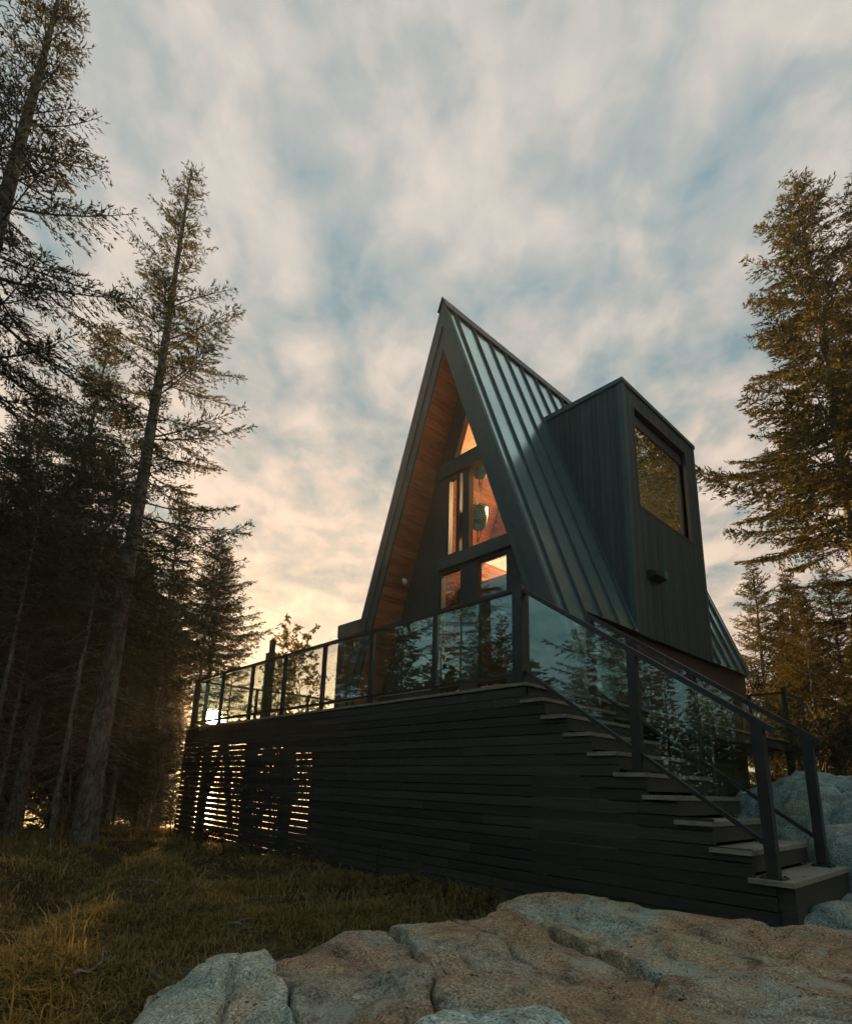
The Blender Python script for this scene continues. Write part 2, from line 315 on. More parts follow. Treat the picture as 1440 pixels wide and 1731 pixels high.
def build_world():
    w = bpy.data.worlds.new('World'); sc.world = w; w.use_nodes = True
    nt = w.node_tree; nt.nodes.clear(); L = nt.links.new
    out = nt.nodes.new('ShaderNodeOutputWorld'); bg = nd(nt, 'Background'); bg.inputs['Strength'].default_value = .05
    sky = nd(nt, 'TexSky', sky_type='NISHITA'); sky.sun_disc = False
    sky.sun_elevation = math.asin(SUN.z); sky.sun_rotation = math.atan2(SUN.x, SUN.y)
    sky.air_density = 1.2; sky.dust_density = 2.0; sky.ozone_density = 2.0
    tc = nd(nt, 'TexCoord'); D = tc.outputs['Generated']
    sx = nd(nt, 'SeparateXYZ'); L(D, sx.inputs[0])
    def math_(op, a, b=None, c=None, clamp=False):
        n = nd(nt, 'Math', operation=op); n.use_clamp = clamp
        for i, x in enumerate((a, b, c)):
            if x is None: continue
            if isinstance(x, (int, float)): n.inputs[i].default_value = x
            else: L(x, n.inputs[i])
        return n.outputs[0]
    # the cloud deck: the view direction meets a high horizontal layer
    zc = math_('MAXIMUM', sx.outputs['Z'], 0.0); zz = math_('ADD', zc, .16)
    px = math_('DIVIDE', sx.outputs['X'], zz); py = math_('DIVIDE', sx.outputs['Y'], zz)
    cb = nd(nt, 'CombineXYZ'); L(px, cb.inputs[0]); L(py, cb.inputs[1])
    def layer(rot, sc_, loc, nscale, detail, rough, dist=0.):
        mp = nd(nt, 'Mapping'); mp.vector_type = 'TEXTURE'
        mp.inputs['Rotation'].default_value = (0,0,rot); mp.inputs['Scale'].default_value = sc_; mp.inputs['Location'].default_value = loc
        L(cb.outputs[0], mp.inputs[0])
        n = nd(nt, 'TexNoise', i_Scale=nscale, i_Detail=detail+1., i_Roughness=rough+.03, i_Distortion=dist); L(mp.outputs[0], n.inputs['Vector']); return n.outputs['Fac']
    wind = R(139)
    big = layer(wind, (1.35,1.0,1), (3.1,1.7,0), 1.9, 3., .5, .35)
    med = layer(wind, (1.1,1.0,1), (7.3,4.1,0), 6.2, 4., .5, .35)
    fin = layer(wind, (1.2,1.0,1), (1.3,8.1,0), 14., 5., .55, .3)
    s0 = math_('MULTIPLY_ADD', big, .34, math_('MULTIPLY', med, .44))
    s = math_('MULTIPLY_ADD', fin, .22, s0)
    up = math_('MULTIPLY', zc, 1.0)
    # cover: lit cream cloud, grey-blue cloud, teal gaps
    cr = ramp(nt, [(.39, (.25,.34,.36)), (.44, (.40,.435,.41)), (.485, (.54,.51,.44)), (.53, (.74,.60,.49)), (.58, (.90,.72,.57))]); L(s, cr.inputs['Fac'])
    hi = ramp(nt, [(.38, (.24,.37,.42)), (.44, (.38,.455,.465)), (.50, (.50,.525,.51)), (.56, (.65,.625,.575)), (.63, (.80,.715,.63))]); L(s, hi.inputs['Fac'])
    hm = ramp(nt, [(.35, (0,0,0)), (.75, (1,1,1))]); L(up, hm.inputs['Fac'])
    cm = nd(nt, 'MixRGB'); L(hm.outputs[0], cm.inputs[0]); L(cr.outputs[0], cm.inputs[1]); L(hi.outputs[0], cm.inputs[2])
    # side of the sky away from the sun: thinner, bluer cloud
    dt = nd(nt, 'VectorMath', operation='DOT_PRODUCT'); L(D, dt.inputs[0]); dt.inputs[1].default_value = SUN
    dot = dt.outputs['Value']
    bk = ramp(nt, [(.0, (0,0,0)), (1, (1,1,1))]); L(math_('MULTIPLY_ADD', sx.outputs['Y'], -1.6, -.05), bk.inputs['Fac'])
    away = ramp(nt, [(.40, (.17,.36,.42)), (.55, (.36,.50,.52)), (.68, (.60,.60,.55))]); L(s, away.inputs['Fac'])
    cm2 = nd(nt, 'MixRGB'); L(bk.outputs[0], cm2.inputs[0]); L(cm.outputs[0], cm2.inputs[1]); L(away.outputs[0], cm2.inputs[2])
    x10 = nd(nt, 'VectorMath', operation='SCALE'); L(cm2.outputs[0], x10.inputs[0]); x10.inputs['Scale'].default_value = 5.75
    mix = nd(nt, 'MixRGB'); mix.inputs[0].default_value = .91; L(sky.outputs[0], mix.inputs[1]); L(x10.outputs[0], mix.inputs[2])
    # glow of the low sun through thin haze
    dp = math_('MAXIMUM', dot, 0.)
    def glow(power, col_, k):
        f = math_('MULTIPLY', math_('POWER', dp, power), k)
        v = nd(nt, 'VectorMath', operation='SCALE'); v.inputs[0].default_value = col_; L(f, v.inputs['Scale']); return v.outputs[0]
    acc = mix.outputs[0]
    for pwr, c, k in ((14, (1,.64,.50), .12), (120, (1,.56,.32), 1.5), (1500, (1,.52,.20), 12.), (40000, (1,.78,.45), 9000.)):
        a = nd(nt, 'VectorMath', operation='ADD'); L(acc, a.inputs[0]); L(glow(pwr, c, k), a.inputs[1]); acc = a.outputs[0]
    L(acc, bg.inputs['Color']); L(bg.outputs[0], out.inputs[0])
    w.cycles.sampling_method = 'MANUAL'; w.cycles.sample_map_resolution = 2048
build_world()
sc.view_settings.view_transform = 'Standard'; sc.view_settings.look = 'None'; sc.view_settings.exposure = 1.8; sc.view_settings.gamma = 1
sc.cycles.max_bounces = 8; sc.cycles.transparent_max_bounces = 16; sc.cycles.diffuse_bounces = 4; sc.cycles.glossy_bounces = 4
sc.cycles.use_denoising = True
sc.cycles.sample_clamp_indirect = 4.

# ------------------------------------------------------------------ ground
rng = np.random.default_rng(7)
_T = rng.random((256, 256))
def vnoise(x, y):
    xi = np.floor(x).astype(int); yi = np.floor(y).astype(int); fx = x-xi; fy = y-yi
    fx = fx*fx*(3-2*fx); fy = fy*fy*(3-2*fy)
    a = _T[xi % 256, yi % 256]; b = _T[(xi+1) % 256, yi % 256]; c = _T[xi % 256, (yi+1) % 256]; d = _T[(xi+1) % 256, (yi+1) % 256]
    return (a*(1-fx)+b*fx)*(1-fy) + (c*(1-fx)+d*fx)*fy - .5
def fbm(x, y, o=4, g=.5):
    s = 0; a = 1; f = 1
    for i in range(o): s = s + a*vnoise(x*f+17.3*i, y*f+9.1*i); a *= g; f *= 2.03
    return s
def sstep(a, b, x): t = np.clip((x-a)/(b-a), 0, 1); return t*t*(3-2*t)
def ground_z(x, y):
    x = np.asarray(x, float); y = np.asarray(y, float)
    z = -2.12 + 0*x
    z = z - .12*sstep(-3, -8, x) 
    z = z + .17*sstep(.2, 1.8, x)*sstep(-2.5, -.5, y)
    z = z + 1.35*sstep(1.0, 9.5, y)*sstep(-5, 0, x)              # rises behind the stairs
    z = z + 1.2*sstep(10, 30, y)*sstep(-3, 6, x)
    e = np.maximum(0, (-x-10)*.55 + y*.45)*sstep(-8, -11, x)
    z = z - 14*(1-np.exp(-e*.42/14))
    z = z - 12*sstep(13, 45, y)*sstep(0, -12, x)
    # shallow ditch beside the trees
    ax, ay, bx, by = -.9, -4.15, -7.0, -1.35
    t = np.clip(((x-ax)*(bx-ax)+(y-ay)*(by-ay))/((bx-ax)**2+(by-ay)**2), 0, 1)
    d = np.hypot(x-ax-t*(bx-ax), y-ay-t*(by-ay))
    z = z - .16*np.exp(-(d/.22)**2) + .07*np.exp(-((d-.55)/.3)**2)
    z = z + .16*np.exp(-(((x+5.2)*.376+(y+3.6)*.927)/.6)**2)*sstep(-.5, -2.5, x)*sstep(-11, -8, x)
    z = z - .04*np.exp(-(((x+7.4)/1.2)**2+((y-.1)/.5)**2)) + .13*np.exp(-(((x+8.6)/.9)**2+((y-1.1)/.5)**2))
    z = z + .10*fbm(x*.8, y*.8) + .05*fbm(x*3.1+5, y*3.1) + .03*fbm(x*9, y*9, 2)
    far = np.hypot(x, y)
    z = z + 1.6*sstep(20, 90, far)*fbm(x*.03, y*.03)
    return z
def make_ground():
    def axis(lo, hi, fine, c):
        a = [c]; s = fine
        while a[-1] < hi: a.append(a[-1] + s); s = fine*(1 + (max(0, abs(a[-1]-c)-6)/7)**1.6)
        b = [c]; s = fine
        while b[-1] > lo: b.append(b[-1] - s); s = fine*(1 + (max(0, abs(b[-1]-c)-6)/7)**1.6)
        return np.array(b[:0:-1] + a)
    xs = axis(-900, 900, .075, -1.5); ys = axis(-900, 900, .075, -1.5)
    X, Y = np.meshgrid(xs, ys, indexing='ij'); Z = ground_z(X, Y)
    n, m = X.shape; idx = np.arange(n*m).reshape(n, m)
    Fq = np.stack([idx[:-1,:-1], idx[1:,:-1], idx[1:,1:], idx[:-1,1:]], -1).reshape(-1, 4)
    me = np_mesh('ground', np.stack([X, Y, Z], -1).reshape(-1, 3), [Fq], [M['soil']], smooth=True)
    o = bpy.data.objects.new('ground', me); col.objects.link(o); tag(o, kind='structure')
make_ground()
b = MB(); b.box(-1500, -60, -1500, 1500, -15.6, -15.0); o = b.build('added_lake', M['water']); tag(o, kind='structure')  # added water sheet: mirrors sky glow to brighten the gaps in the siding

# ------------------------------------------------------------------ granite
ROCK_OUT = [(2.4,-4.2),(1.5,-4.05),(.79,-3.70),(.36,-3.44),(.33,-3.16),(.44,-2.96),(.42,-2.80),(.38,-2.33),(.42,-2.10),(.42,-1.98),(.43,-1.58),(.58,-1.22),(.40,-1.0),(.48,-.08),(1.17,0.0),(1.9,-.02),(2.75,.7),(3.6,.6),(3.8,-1.5),(3.4,-4.2)]
def poly_dist(P, WX, WY):
    """signed distance (positive inside) and the offset to the nearest outline point"""
    n = len(P)
    d2 = np.full(WX.shape, 1e9); inside = np.zeros(WX.shape, bool); gx = np.zeros(WX.shape); gy = np.zeros(WX.shape)
    for i in range(n):
        a = P[i]; bb = P[(i+1) % n]; e = bb-a
        t = np.clip(((WX-a[0])*e[0]+(WY-a[1])*e[1])/(e@e+1e-12), 0, 1)
        qx = a[0]+t*e[0]; qy = a[1]+t*e[1]; dd = (WX-qx)**2+(WY-qy)**2
        k = dd < d2; d2 = np.where(k, dd, d2); gx = np.where(k, qx-WX, gx); gy = np.where(k, qy-WY, gy)
        cr = ((a[1] > WY) != (bb[1] > WY)) & (WX < (bb[0]-a[0])*(WY-a[1])/(bb[1]-a[1]+1e-12)+a[0]); inside ^= cr
    return np.where(inside, 1, -1)*np.sqrt(d2), gx, gy
def soften(P, cuts):
    for f_ in cuts:
        Q = np.roll(P, -1, 0); P = np.stack([P*(1-f_)+Q*f_, P*f_+Q*(1-f_)], 1).reshape(-1, 2)
    return P
def quarter(t, p=2.4): return 1-np.sqrt(np.clip(1-(1-np.clip(t, 0, 1))**p, 0, 1))
def slab(poly, ztop, h, er, mat, step, seed, tilt=(0,0), dome=.0, label='', group='granite slabs in the foreground', cracks=(), name='granite_slab', amp=1., bedrock=False, gap=.003):
    P = soften(np.array(poly, float), (.05, .12) if bedrock else (.2, .25)); c = P.mean(0)
    x0, y0 = P.min(0)-.15; x1, y1 = P.max(0)+.15
    xs = np.arange(x0, x1, step); ys = np.arange(y0, y1, step)
    X, Y = np.meshgrid(xs, ys, indexing='ij')
    # one shared wobble, so neighbouring slabs follow the same fissure
    WX = X + .10*fbm(X*2.1+3, Y*2.1, 4) ; WY = Y + .10*fbm(X*2.1, Y*2.1+8, 4)
    d, gx, gy = poly_dist(P, WX, WY); d = d-gap
    er_ = er*(1+.9*fbm(X*2.3+seed*3, Y*2.3, 3)); t = d/np.maximum(er_, .01)
    lift = .012*math.sin(seed*5.3)*(1 if bedrock else 0)
    z = ztop + lift + tilt[0]*(X-c[0]) + tilt[1]*(Y-c[1]) - h*quarter(t)
    if bedrock:
        do, _, _ = poly_dist(soften(np.array(ROCK_OUT, float), (.25,)), X, Y)
        z = z - .17*quarter(do/.45, 2.) 
    z = z + dome*np.minimum(1, np.maximum(d, 0)/.8)
    z = z + amp*(.12*fbm(X*1.1+4, Y*1.1, 2) + .030*fbm(X*3.3+seed, Y*3.3, 4, .5) + .012*fbm(X*13, Y*13+seed, 4, .6))
    ld = fbm(X*.9+seed*2, Y*1.7+seed, 4); z = z + amp*.03*np.tanh(14*ld) + amp*.018*np.tanh(18*fbm(X*2.3+seed, Y*1.2+seed*3, 4))
    rd = np.abs(fbm(X*1.3+seed*1.7, Y*1.3, 4)); z = z - amp*.030*np.exp(-(rd/.018)**2)      # hairline joints
    for (ax, ay, bx, by, wd, dp) in cracks:
        jx = X + .07*fbm(X*4+seed, Y*4, 4); jy = Y + .07*fbm(X*4, Y*4+seed, 4)
        tt = np.clip(((jx-ax)*(bx-ax)+(jy-ay)*(by-ay))/((bx-ax)**2+(by-ay)**2), 0, 1)
        dd = np.hypot(jx-ax-tt*(bx-ax), jy-ay-tt*(by-ay)); z = z - dp*np.exp(-(dd/wd)**2)
    keep = (d > -step*1.5)
    out = d <= 0
    z = np.where(out, np.minimum(z, ztop-h)-.25, z)
    idx = -np.ones(X.shape, int); idx[keep] = np.arange(keep.sum())
    q = np.stack([idx[:-1,:-1], idx[1:,:-1], idx[1:,1:], idx[:-1,1:]], -1).reshape(-1, 4)
    dq = np.stack([d[:-1,:-1], d[1:,:-1], d[1:,1:], d[:-1,1:]], -1).reshape(-1, 4)
    q = q[(q.min(1) >= 0) & (dq.max(1) > 0)]
    me = np_mesh(name, np.stack([X[keep], Y[keep], z[keep]], -1), [q], [mat], smooth=True)
    ob = bpy.data.objects.new(name, me); col.objects.link(ob)
    return tag(ob, label, 'rock', group)
G_grey = granite('grey_green_granite', (.30,.335,.285), (.36,.30,.22), (.24,.30,.27), .0, 1, 0)
G_mix = granite('brown_grey_granite', (.24,.225,.18), (.26,.185,.125), (.24,.26,.22), .09, 1, 3)
G_brown = granite('brown_granite', (.285,.235,.165), (.26,.18,.115), (.25,.265,.235), .03, 1, 7)
G_pale = granite('pale_teal_granite', (.34,.41,.38), (.34,.36,.31), (.27,.36,.35), -.04, 1, 11)
G_tan = granite('tan_granite', (.295,.245,.17), (.28,.19,.12), (.23,.285,.26), .02, 1, 15)
G_skytint = granite('sky_tinted_granite', (.21,.275,.265), (.27,.27,.23), (.15,.23,.235), .0, 1., 21, 1.1)  # blue cast of sky light on the shaded rocks, put into their colour
E_ = (.40,-2.96); F_ = (.40,-2.10); G_ = (.70,-1.20); H_ = (2.03,-1.64)
slab([(1.95,-4.2),(1.5,-4.1),(.79,-3.75),(.30,-3.46),(.28,-3.16),E_,(.74,-3.04),(1.11,-3.18),(1.62,-3.42),(2.1,-3.7)], -1.90, .028, .022, G_grey, .012, 1.3, bedrock=True,
     label='grey green granite slab at the grass edge, leftmost of the foreground rocks', cracks=[(.62,-3.2,1.4,-3.58,.012,.05)], amp=.8)
slab([E_,(.36,-2.80),(.32,-2.33),F_,(.79,-2.22),(1.2,-2.5),(1.65,-2.74),(2.0,-3.05),(2.1,-3.7),(1.62,-3.42),(1.11,-3.18),(.74,-3.04)], -1.90, .028, .022, G_mix, .012, 4.1, bedrock=True,
     label='brown and grey granite slab with pale patches, right of the grey green slab', cracks=[(.45,-2.6,.9,-2.72,.012,.02)], amp=.8)
slab([F_,(.36,-1.98),(.38,-1.58),G_,(.95,-1.36),(1.56,-1.46),H_,(2.18,-1.93),(2.14,-2.36),(1.8,-2.47),(1.65,-2.74),(1.2,-2.5),(.79,-2.22)], -1.89, .03, .025, G_brown, .013, 8.7, bedrock=True,
     label='smooth brown granite slab in the middle of the foreground, below the lichened ledge', cracks=[(.55,-1.72,1.3,-1.92,.02,.06),(1.3,-1.92,2.1,-2.02,.035,.10),(1.0,-1.3,1.3,-1.9,.010,.03)], amp=.8)
slab([(2.18,-3.75),(1.98,-3.44),(2.05,-3.16),(2.18,-2.87),(2.31,-2.77),(2.5,-2.80),(2.8,-3.02),(2.75,-3.7)], -1.755, .22, .16, G_pale, .010, 12.2, dome=.02,
     label='pale speckled teal grey granite hump at the bottom edge, nearest rock', cracks=(), amp=.4)
slab([G_,(.34,-1.0),(.40,-.05),(1.17,.0),(1.85,-.03),(2.75,.65),(3.7,.6),(3.7,-.9),(2.9,-.83),(2.44,-1.24),H_,(1.56,-1.46),(.95,-1.36)], -1.875, .035, .03, G_tan, .016, 15.9, bedrock=True, tilt=(0,.015),
     label='broad tan granite ledge with teal lichen rim below the black siding', cracks=[(1.0,-1.0,2.4,-.72,.02,.04),(.75,-1.25,1.6,-.95,.07,.07),(1.5,-.4,2.6,-.2,.02,.03)], amp=.8)
slab([H_,(2.44,-1.24),(2.9,-.83),(3.7,-.9),(3.7,-2.9),(2.2,-3.6),(2.1,-3.7),(2.0,-3.05),(1.65,-2.74),(1.8,-2.47),(2.14,-2.36),(2.18,-1.93)], -1.88, .03, .025, G_brown, .013, 19.4, bedrock=True,
     label='tan granite slab with dark fissures at the lower right corner', cracks=[(2.2,-1.9,2.9,-1.72,.018,.06),(2.45,-2.3,2.95,-2.15,.05,.10),(2.6,-1.5,3.2,-1.6,.015,.04)], amp=.8)
slab([(2.12,-.15),(2.0,1.47),(1.95,2.72),(3.2,4.2),(4.2,3),(3.6,.4),(2.75,.62)], -1.82, .2, .3, G_skytint, .04, 23.1, dome=.04,
     label='low blue grey rock shelf under the lowest stair tread, right edge', group='blue grey rocks by the stairs')
slab([(.55,2.9),(.5,4.2),(1.2,5.6),(3.0,6.6),(5.5,6.2),(5.6,3.6),(3.2,2.6),(1.6,2.3)], -.90, .90, .9, G_skytint, .026, 27.7, tilt=(.05,.02), dome=.12, amp=1.9,
     label='big rounded blue grey boulder behind the stairs, below the deck', group='blue grey rocks by the stairs', name='boulder', cracks=[(1.5,2.5,3.4,4.5,.04,.16),(1.0,3.2,3.0,3.1,.03,.10),(.7,3.9,4.0,4.2,.03,.09),(1.3,2.7,2.6,2.75,.02,.06)])
slab([(1.75,1.62),(1.62,2.2),(2.1,2.75),(3.4,2.9),(4.2,2.0),(3.2,1.35),(2.4,1.3)], -1.35, .55, .35, G_skytint, .018, 31.0, dome=.06, amp=1.5,
     label='smaller blue grey boulder beside the lower stair post, in front of the big boulder', group='blue grey rocks by the stairs', name='boulder')

# ------------------------------------------------------------------ deck
RISE, RUN, SW = .1784, .2465, 1.33
dk = thing('deck', (-4.5, 2.0, -2.0), 'raised dark wooden deck with horizontal black board siding around the cabin', 'deck')
b = MB()
y = -.03
while y < 10.05:                                             # deck boards run along the front
    y1 = y + .135
    b.box(-9.2, 0.03 if y < 10 else 0, y, y1, -.032, 0); y = y1 + .006
b.build('deck_boards', M['deckwood'], dk)
b = MB()
random.seed(5)
z = -.05; k = 0
while z > -2.6:                                              # front cladding with open joints, stepping down under the stairs
    z1 = z - .088
    xe = 0.0 if z1 > -RISE-.02 else min(RUN*math.floor((-z1-.05)/RISE), 2.1)
    x = -9.2; jog = random.uniform(0, 3.4)
    cuts = sorted([-9.2 + jog + 3.6*i for i in range(4)])
    segs = [-9.2] + [c_ for c_ in cuts if -9 < c_ < xe-.3] + [xe]
    for a_, c_ in zip(segs[:-1], segs[1:]):
        dy = random.uniform(-.003, .003); dz = random.uniform(-.002, .002)
        if z1 < -2.02 and a_ < -8: 
            b.box(a_, -8.1, -.022, 0, z1, z)
            a_ = -6.5
        if a_ >= c_: continue
        b.box(a_+.002, c_-.002, -.022+dy, dy, z1+dz-.001, z+dz)
    z = z1 - .010; k += 1
b.build('siding', M['siding'], dk)
b = MB(); b.box(-9.2, -.02, .004, .05, -.24, -.04); b.box(-.05, -.004, .05, 10, -.2, -.04); b.box(-9.2, -9.16, .05, 10, -.24, -.04)
b.build('rim_joist', M['rafter'], dk)
b = MB()
for i in range(19): b.box(-9.1+.49*i, -9.06+.49*i, .05, 10, -.21, -.036)
b.build('floor_joists', M['rafter'], dk)
for x in (-9.12, -8.25, -6.25, -4.9, -3.4, -1.8):
    for y in (.06, 3.2, 6.6, 9.7):
        if y > 1 and -4.5 < x: continue
        w = .14 if x != -6.25 else .24
        b = MB(); b.box(x-w/2, x+w/2, y, y+.14, -3.4, -.21); b.build('support_post', M['rafter'], dk)
for a_, c_ in (((-8.25,.14,-1.6),(-7.5,.14,-.25)), ((-6.25,.14,-1.2),(-5.4,.14,-.25)), ((-9.1,.14,-1.0),(-8.4,.14,-.25)), ((-6.2,.2,-2.2),(-5.0,.2,-.3)), ((-7.0,.2,-1.9),(-7.6,.2,-.3)), ((-9.1,3.2,-2.4),(-7.4,3.2,-.3)), ((-8.2,3.2,-.3),(-6.4,3.2,-2.2))):
    b = MB(); b.bar(a_, c_, .05, .10, (0,1,0)); b.build('brace', M['rafter'], dk)
b = MB(); b.box(-.12, -.01, 8.6, 8.72, -1.6, -.2); b.build('support_post', M['rafter'], dk)
b = MB(); b.box(-.12, -.01, 4.6, 4.72, -1.9, -.2); b.build('support_post', M['rafter'], dk)
# house foundation in the dark under the deck
b = MB(); b.box(-6.2, -1.0, 1.4, 1.6, -2.9, -.24); b.box(-1.2, -1.0, 1.6, 9.1, -2.9, -.24); b.box(-5.2, -5.0, 1.6, 9.1, -2.9, -.24)
b.build('foundation', M['concrete'], dk)

# ------------------------------------------------------------------ stairs
st = thing('staircase', (1.1, .7, -1.9), 'dark wooden outdoor staircase with grey treads and open risers at the deck corner', 'stairs')
for k in range(1, 10):
    wv = SW if k < 9 else SW + .42
    b = MB(); b.box(RUN*k-.285, RUN*k, -.045, wv, -RISE*k-.034, -RISE*k)
    b.build('tread', M['deckwood'], st)
    if k < 9:
        b = MB(); b.box(RUN*k-.05, RUN*k-.012, -.01, wv-.02, -RISE*k-.15, -RISE*k-.035); b.build('riser_board', M['siding'], st)
b = MB(); b.box(RUN*9-.27, RUN*9-.015, .0, SW+.40, -RISE*9-.29, -RISE*9-.035); b.build('base_box', M['siding'], st)
for y in (.03, SW/2, SW-.06):
    b = MB(); b.prism_y([(0,-.22),(0,-.5),(2.0,-1.98),(2.18,-1.98),(2.18,-1.8)], y, y+.045); b.build('stringer', M['rafter'], st)

# ------------------------------------------------------------------ railings
RH = 1.06
def rail_post(x, y, z0, z1, w, parent, foot=True):
    b = MB(); b.box(x-w/2, x+w/2, y-w/2, y+w/2, z0, z1)
    if foot:
        b.box(x-w*.95, x+w*.95, y-w*.95, y+w*.95, z0, z0+.014)
        for i in (-1,1):
            for j in (-1,1): b.box(x+i*w*.7-.008, x+i*w*.7+.008, y+j*w*.7-.008, y+j*w*.7+.008, z0+.014, z0+.022)
    return b.build('post', M['rail'], parent)
fr = thing('deck_railing', (-4.3, .05, 0), 'black metal railing with glass panels along the front deck edge', 'railing')
px_ = [-9.12, -7.68, -6.36, -5.13, -3.90, -2.68, -1.40]
for x in px_: rail_post(x, .05, 0, RH-.04, .055, fr)
rail_post(-.10, .06, 0, RH+.02, .125, fr, False)
b = MB(); b.box(-9.15, -.165, .015, .085, RH-.04, RH); b.build('top_rail', M['rail'], fr)
b = MB(); b.box(-9.15, -.165, .030, .070, .085, .125); b.build('bottom_rail', M['rail'], fr)
xs = px_ + [-.165]
for i in range(len(px_)):
    a_, c_ = xs[i]+.035, xs[i+1]-.035
    b = MB()
    b.box(a_, c_, .046, .056, .128, RH-.042)
    gp = b.build('glass_panel', M['rail_glass'], fr)
    if i == 5:                                               # small white sign lettering on the pane
        s = MB(); yy = .0435
        cx_, cz_ = -1.86, .955
        ring = [(cx_+.026*math.cos(t*PI/8), cz_+.030*math.sin(t*PI/8)) for t in range(16)]
        inn = [(cx_+.011*math.cos(t*PI/8), cz_+.013*math.sin(t*PI/8)) for t in range(16)]
        for t in range(16):
            t2 = (t+1) % 16
            s.prism_y([ring[t], ring[t2], inn[t2], inn[t]], yy, yy+.002)
        s.prism_y([(cx_-.019,cz_-.024),(cx_+.019,cz_-.024),(cx_,cz_-.062)], yy, yy+.002)
        random.seed(3)
        def word(x, z, n, h):
            for q in range(n):
                hh = h*random.choice((.65,.65,1.)); s.box(x, x+h*.16, yy, yy+.002, z, z+hh)
                s.box(x+h*.38, x+h*.54, yy, yy+.002, z, z+h*.65)
                zz = z+random.choice((0,.49))*h; s.box(x+h*.16, x+h*.38, yy+.0003, yy+.0023, zz, zz+h*.16); x += h*.72
        s.build('emblem', M['white'], gp); s = MB()
        word(-1.815, .972, 4, .026); word(-1.815, .930, 9, .030); word(-1.56, 1.0, 6, .014)
        s.box(-1.585, -1.573, yy, yy+.002, 1.0, 1.012)
        s.build('lettering', M['white'], gp)
lr = thing('deck_railing', (-9.12, 5, 0), 'black glass railing along the far left side of the deck, running back', 'railing')
for y in (1.5, 2.9, 4.3, 5.7, 7.1, 8.5, 9.9): rail_post(-9.12, y, 0, RH-.04, .055, lr)
b = MB(); b.box(-9.155, -9.085, .09, 9.95, RH-.04, RH); b.build('top_rail', M['rail'], lr)
b = MB(); b.box(-9.14, -9.10, .09, 9.95, .085, .125); b.build('bottom_rail', M['rail'], lr)
ys_ = [.09, 1.5, 2.9, 4.3, 5.7, 7.1, 8.5, 9.9]
for i in range(7):
    b = MB(); b.box(-9.125, -9.115, ys_[i]+.035, ys_[i+1]-.035, .128, RH-.042); b.build('glass_panel', M['rail_glass'], lr)
# stair rails
def stair_rail(y, label, x0, posts, top):
    t = thing('stair_railing', (1.1, y, -1.0), label, 'railing')
    sl_ = -RISE/RUN
    zt = lambda x: top + sl_*x
    b = MB(); b.bar((x0, y, zt(x0)), (2.17, y, zt(2.17)), .07, .045); b.build('top_rail', M['rail'], t)
    zb = lambda x: zt(x) - .885
    b = MB(); b.bar((x0, y, zb(x0)), (2.03, y, zb(2.03)), .032, .034); b.build('bottom_rail', M['rail'], t)
    for x, w, z0 in posts:
        rail_post(x, y, z0, zt(x)-.02, w, t)
    ps = [x0] + [q[0] for q in posts if q[0] > x0+.2]
    for a_, c_ in zip(ps[:-1], ps[1:]):
        a2, c2 = a_+.05, c_-.05
        b = MB(); b.prism_y([(a2, zb(a2)+.018), (c2, zb(c2)+.018), (c2, zt(c2)-.024), (a2, zt(a2)-.024)], y-.005, y+.005)
        b.build('glass_panel', M['rail_glass'], t)
    return t
stair_rail(.06, 'sloping black stair railing with glass on the near side, from the corner post down', -.035, [(1.13,.075,-RISE*5), (2.07,.075,-RISE*9)], .985)
stair_rail(SW-.05, 'sloping black stair railing with glass on the far side of the steps', -.02, [(.0,.075,0.), (1.13,.075,-RISE*5), (2.07,.075,-RISE*9)], .985)
# railing at the far right corner of the deck
rr = thing('deck_railing', (-.05, 8.9, 0), 'short glass railing with a lit edge at the far right deck corner behind the cabin', 'railing')
for (x, y) in ((-.06, 8.75), (-.06, 9.9), (-.72, 8.75)): rail_post(x, y, 0, RH-.02 + (.1 if y == 8.75 and x > -.1 else 0), .07, rr)
b = MB(); b.box(-.685, -.095, 8.72, 8.78, RH-.06, RH-.02); b.box(-.09, -.03, 8.79, 9.86, RH-.06, RH-.02); b.build('top_rail', M['rail'], rr)
b = MB(); b.box(-.68, -.1, 8.745, 8.755, .1, RH-.065); b.build('glass_panel', M['rail_glass'], rr)
b = MB(); b.box(-.065, -.055, 8.8, 9.86, .1, RH-.065); b.build('glass_panel', M['rail_glass'], rr)

# tall dark post on the deck, just behind the railing
tp = thing('deck_post', (-6.25, .32, 0), 'tall thick black wooden post rising above the railing near its far end', 'post')
b = MB(); b.box(-6.32, -6.18, .25, .39, 0, 1.30); b.build('shaft', M['rafter'], tp)
b = MB(); b.box(-6.275, -6.19, .285, .37, 1.30, 1.56); b.build('cap', M['rail'], tp)

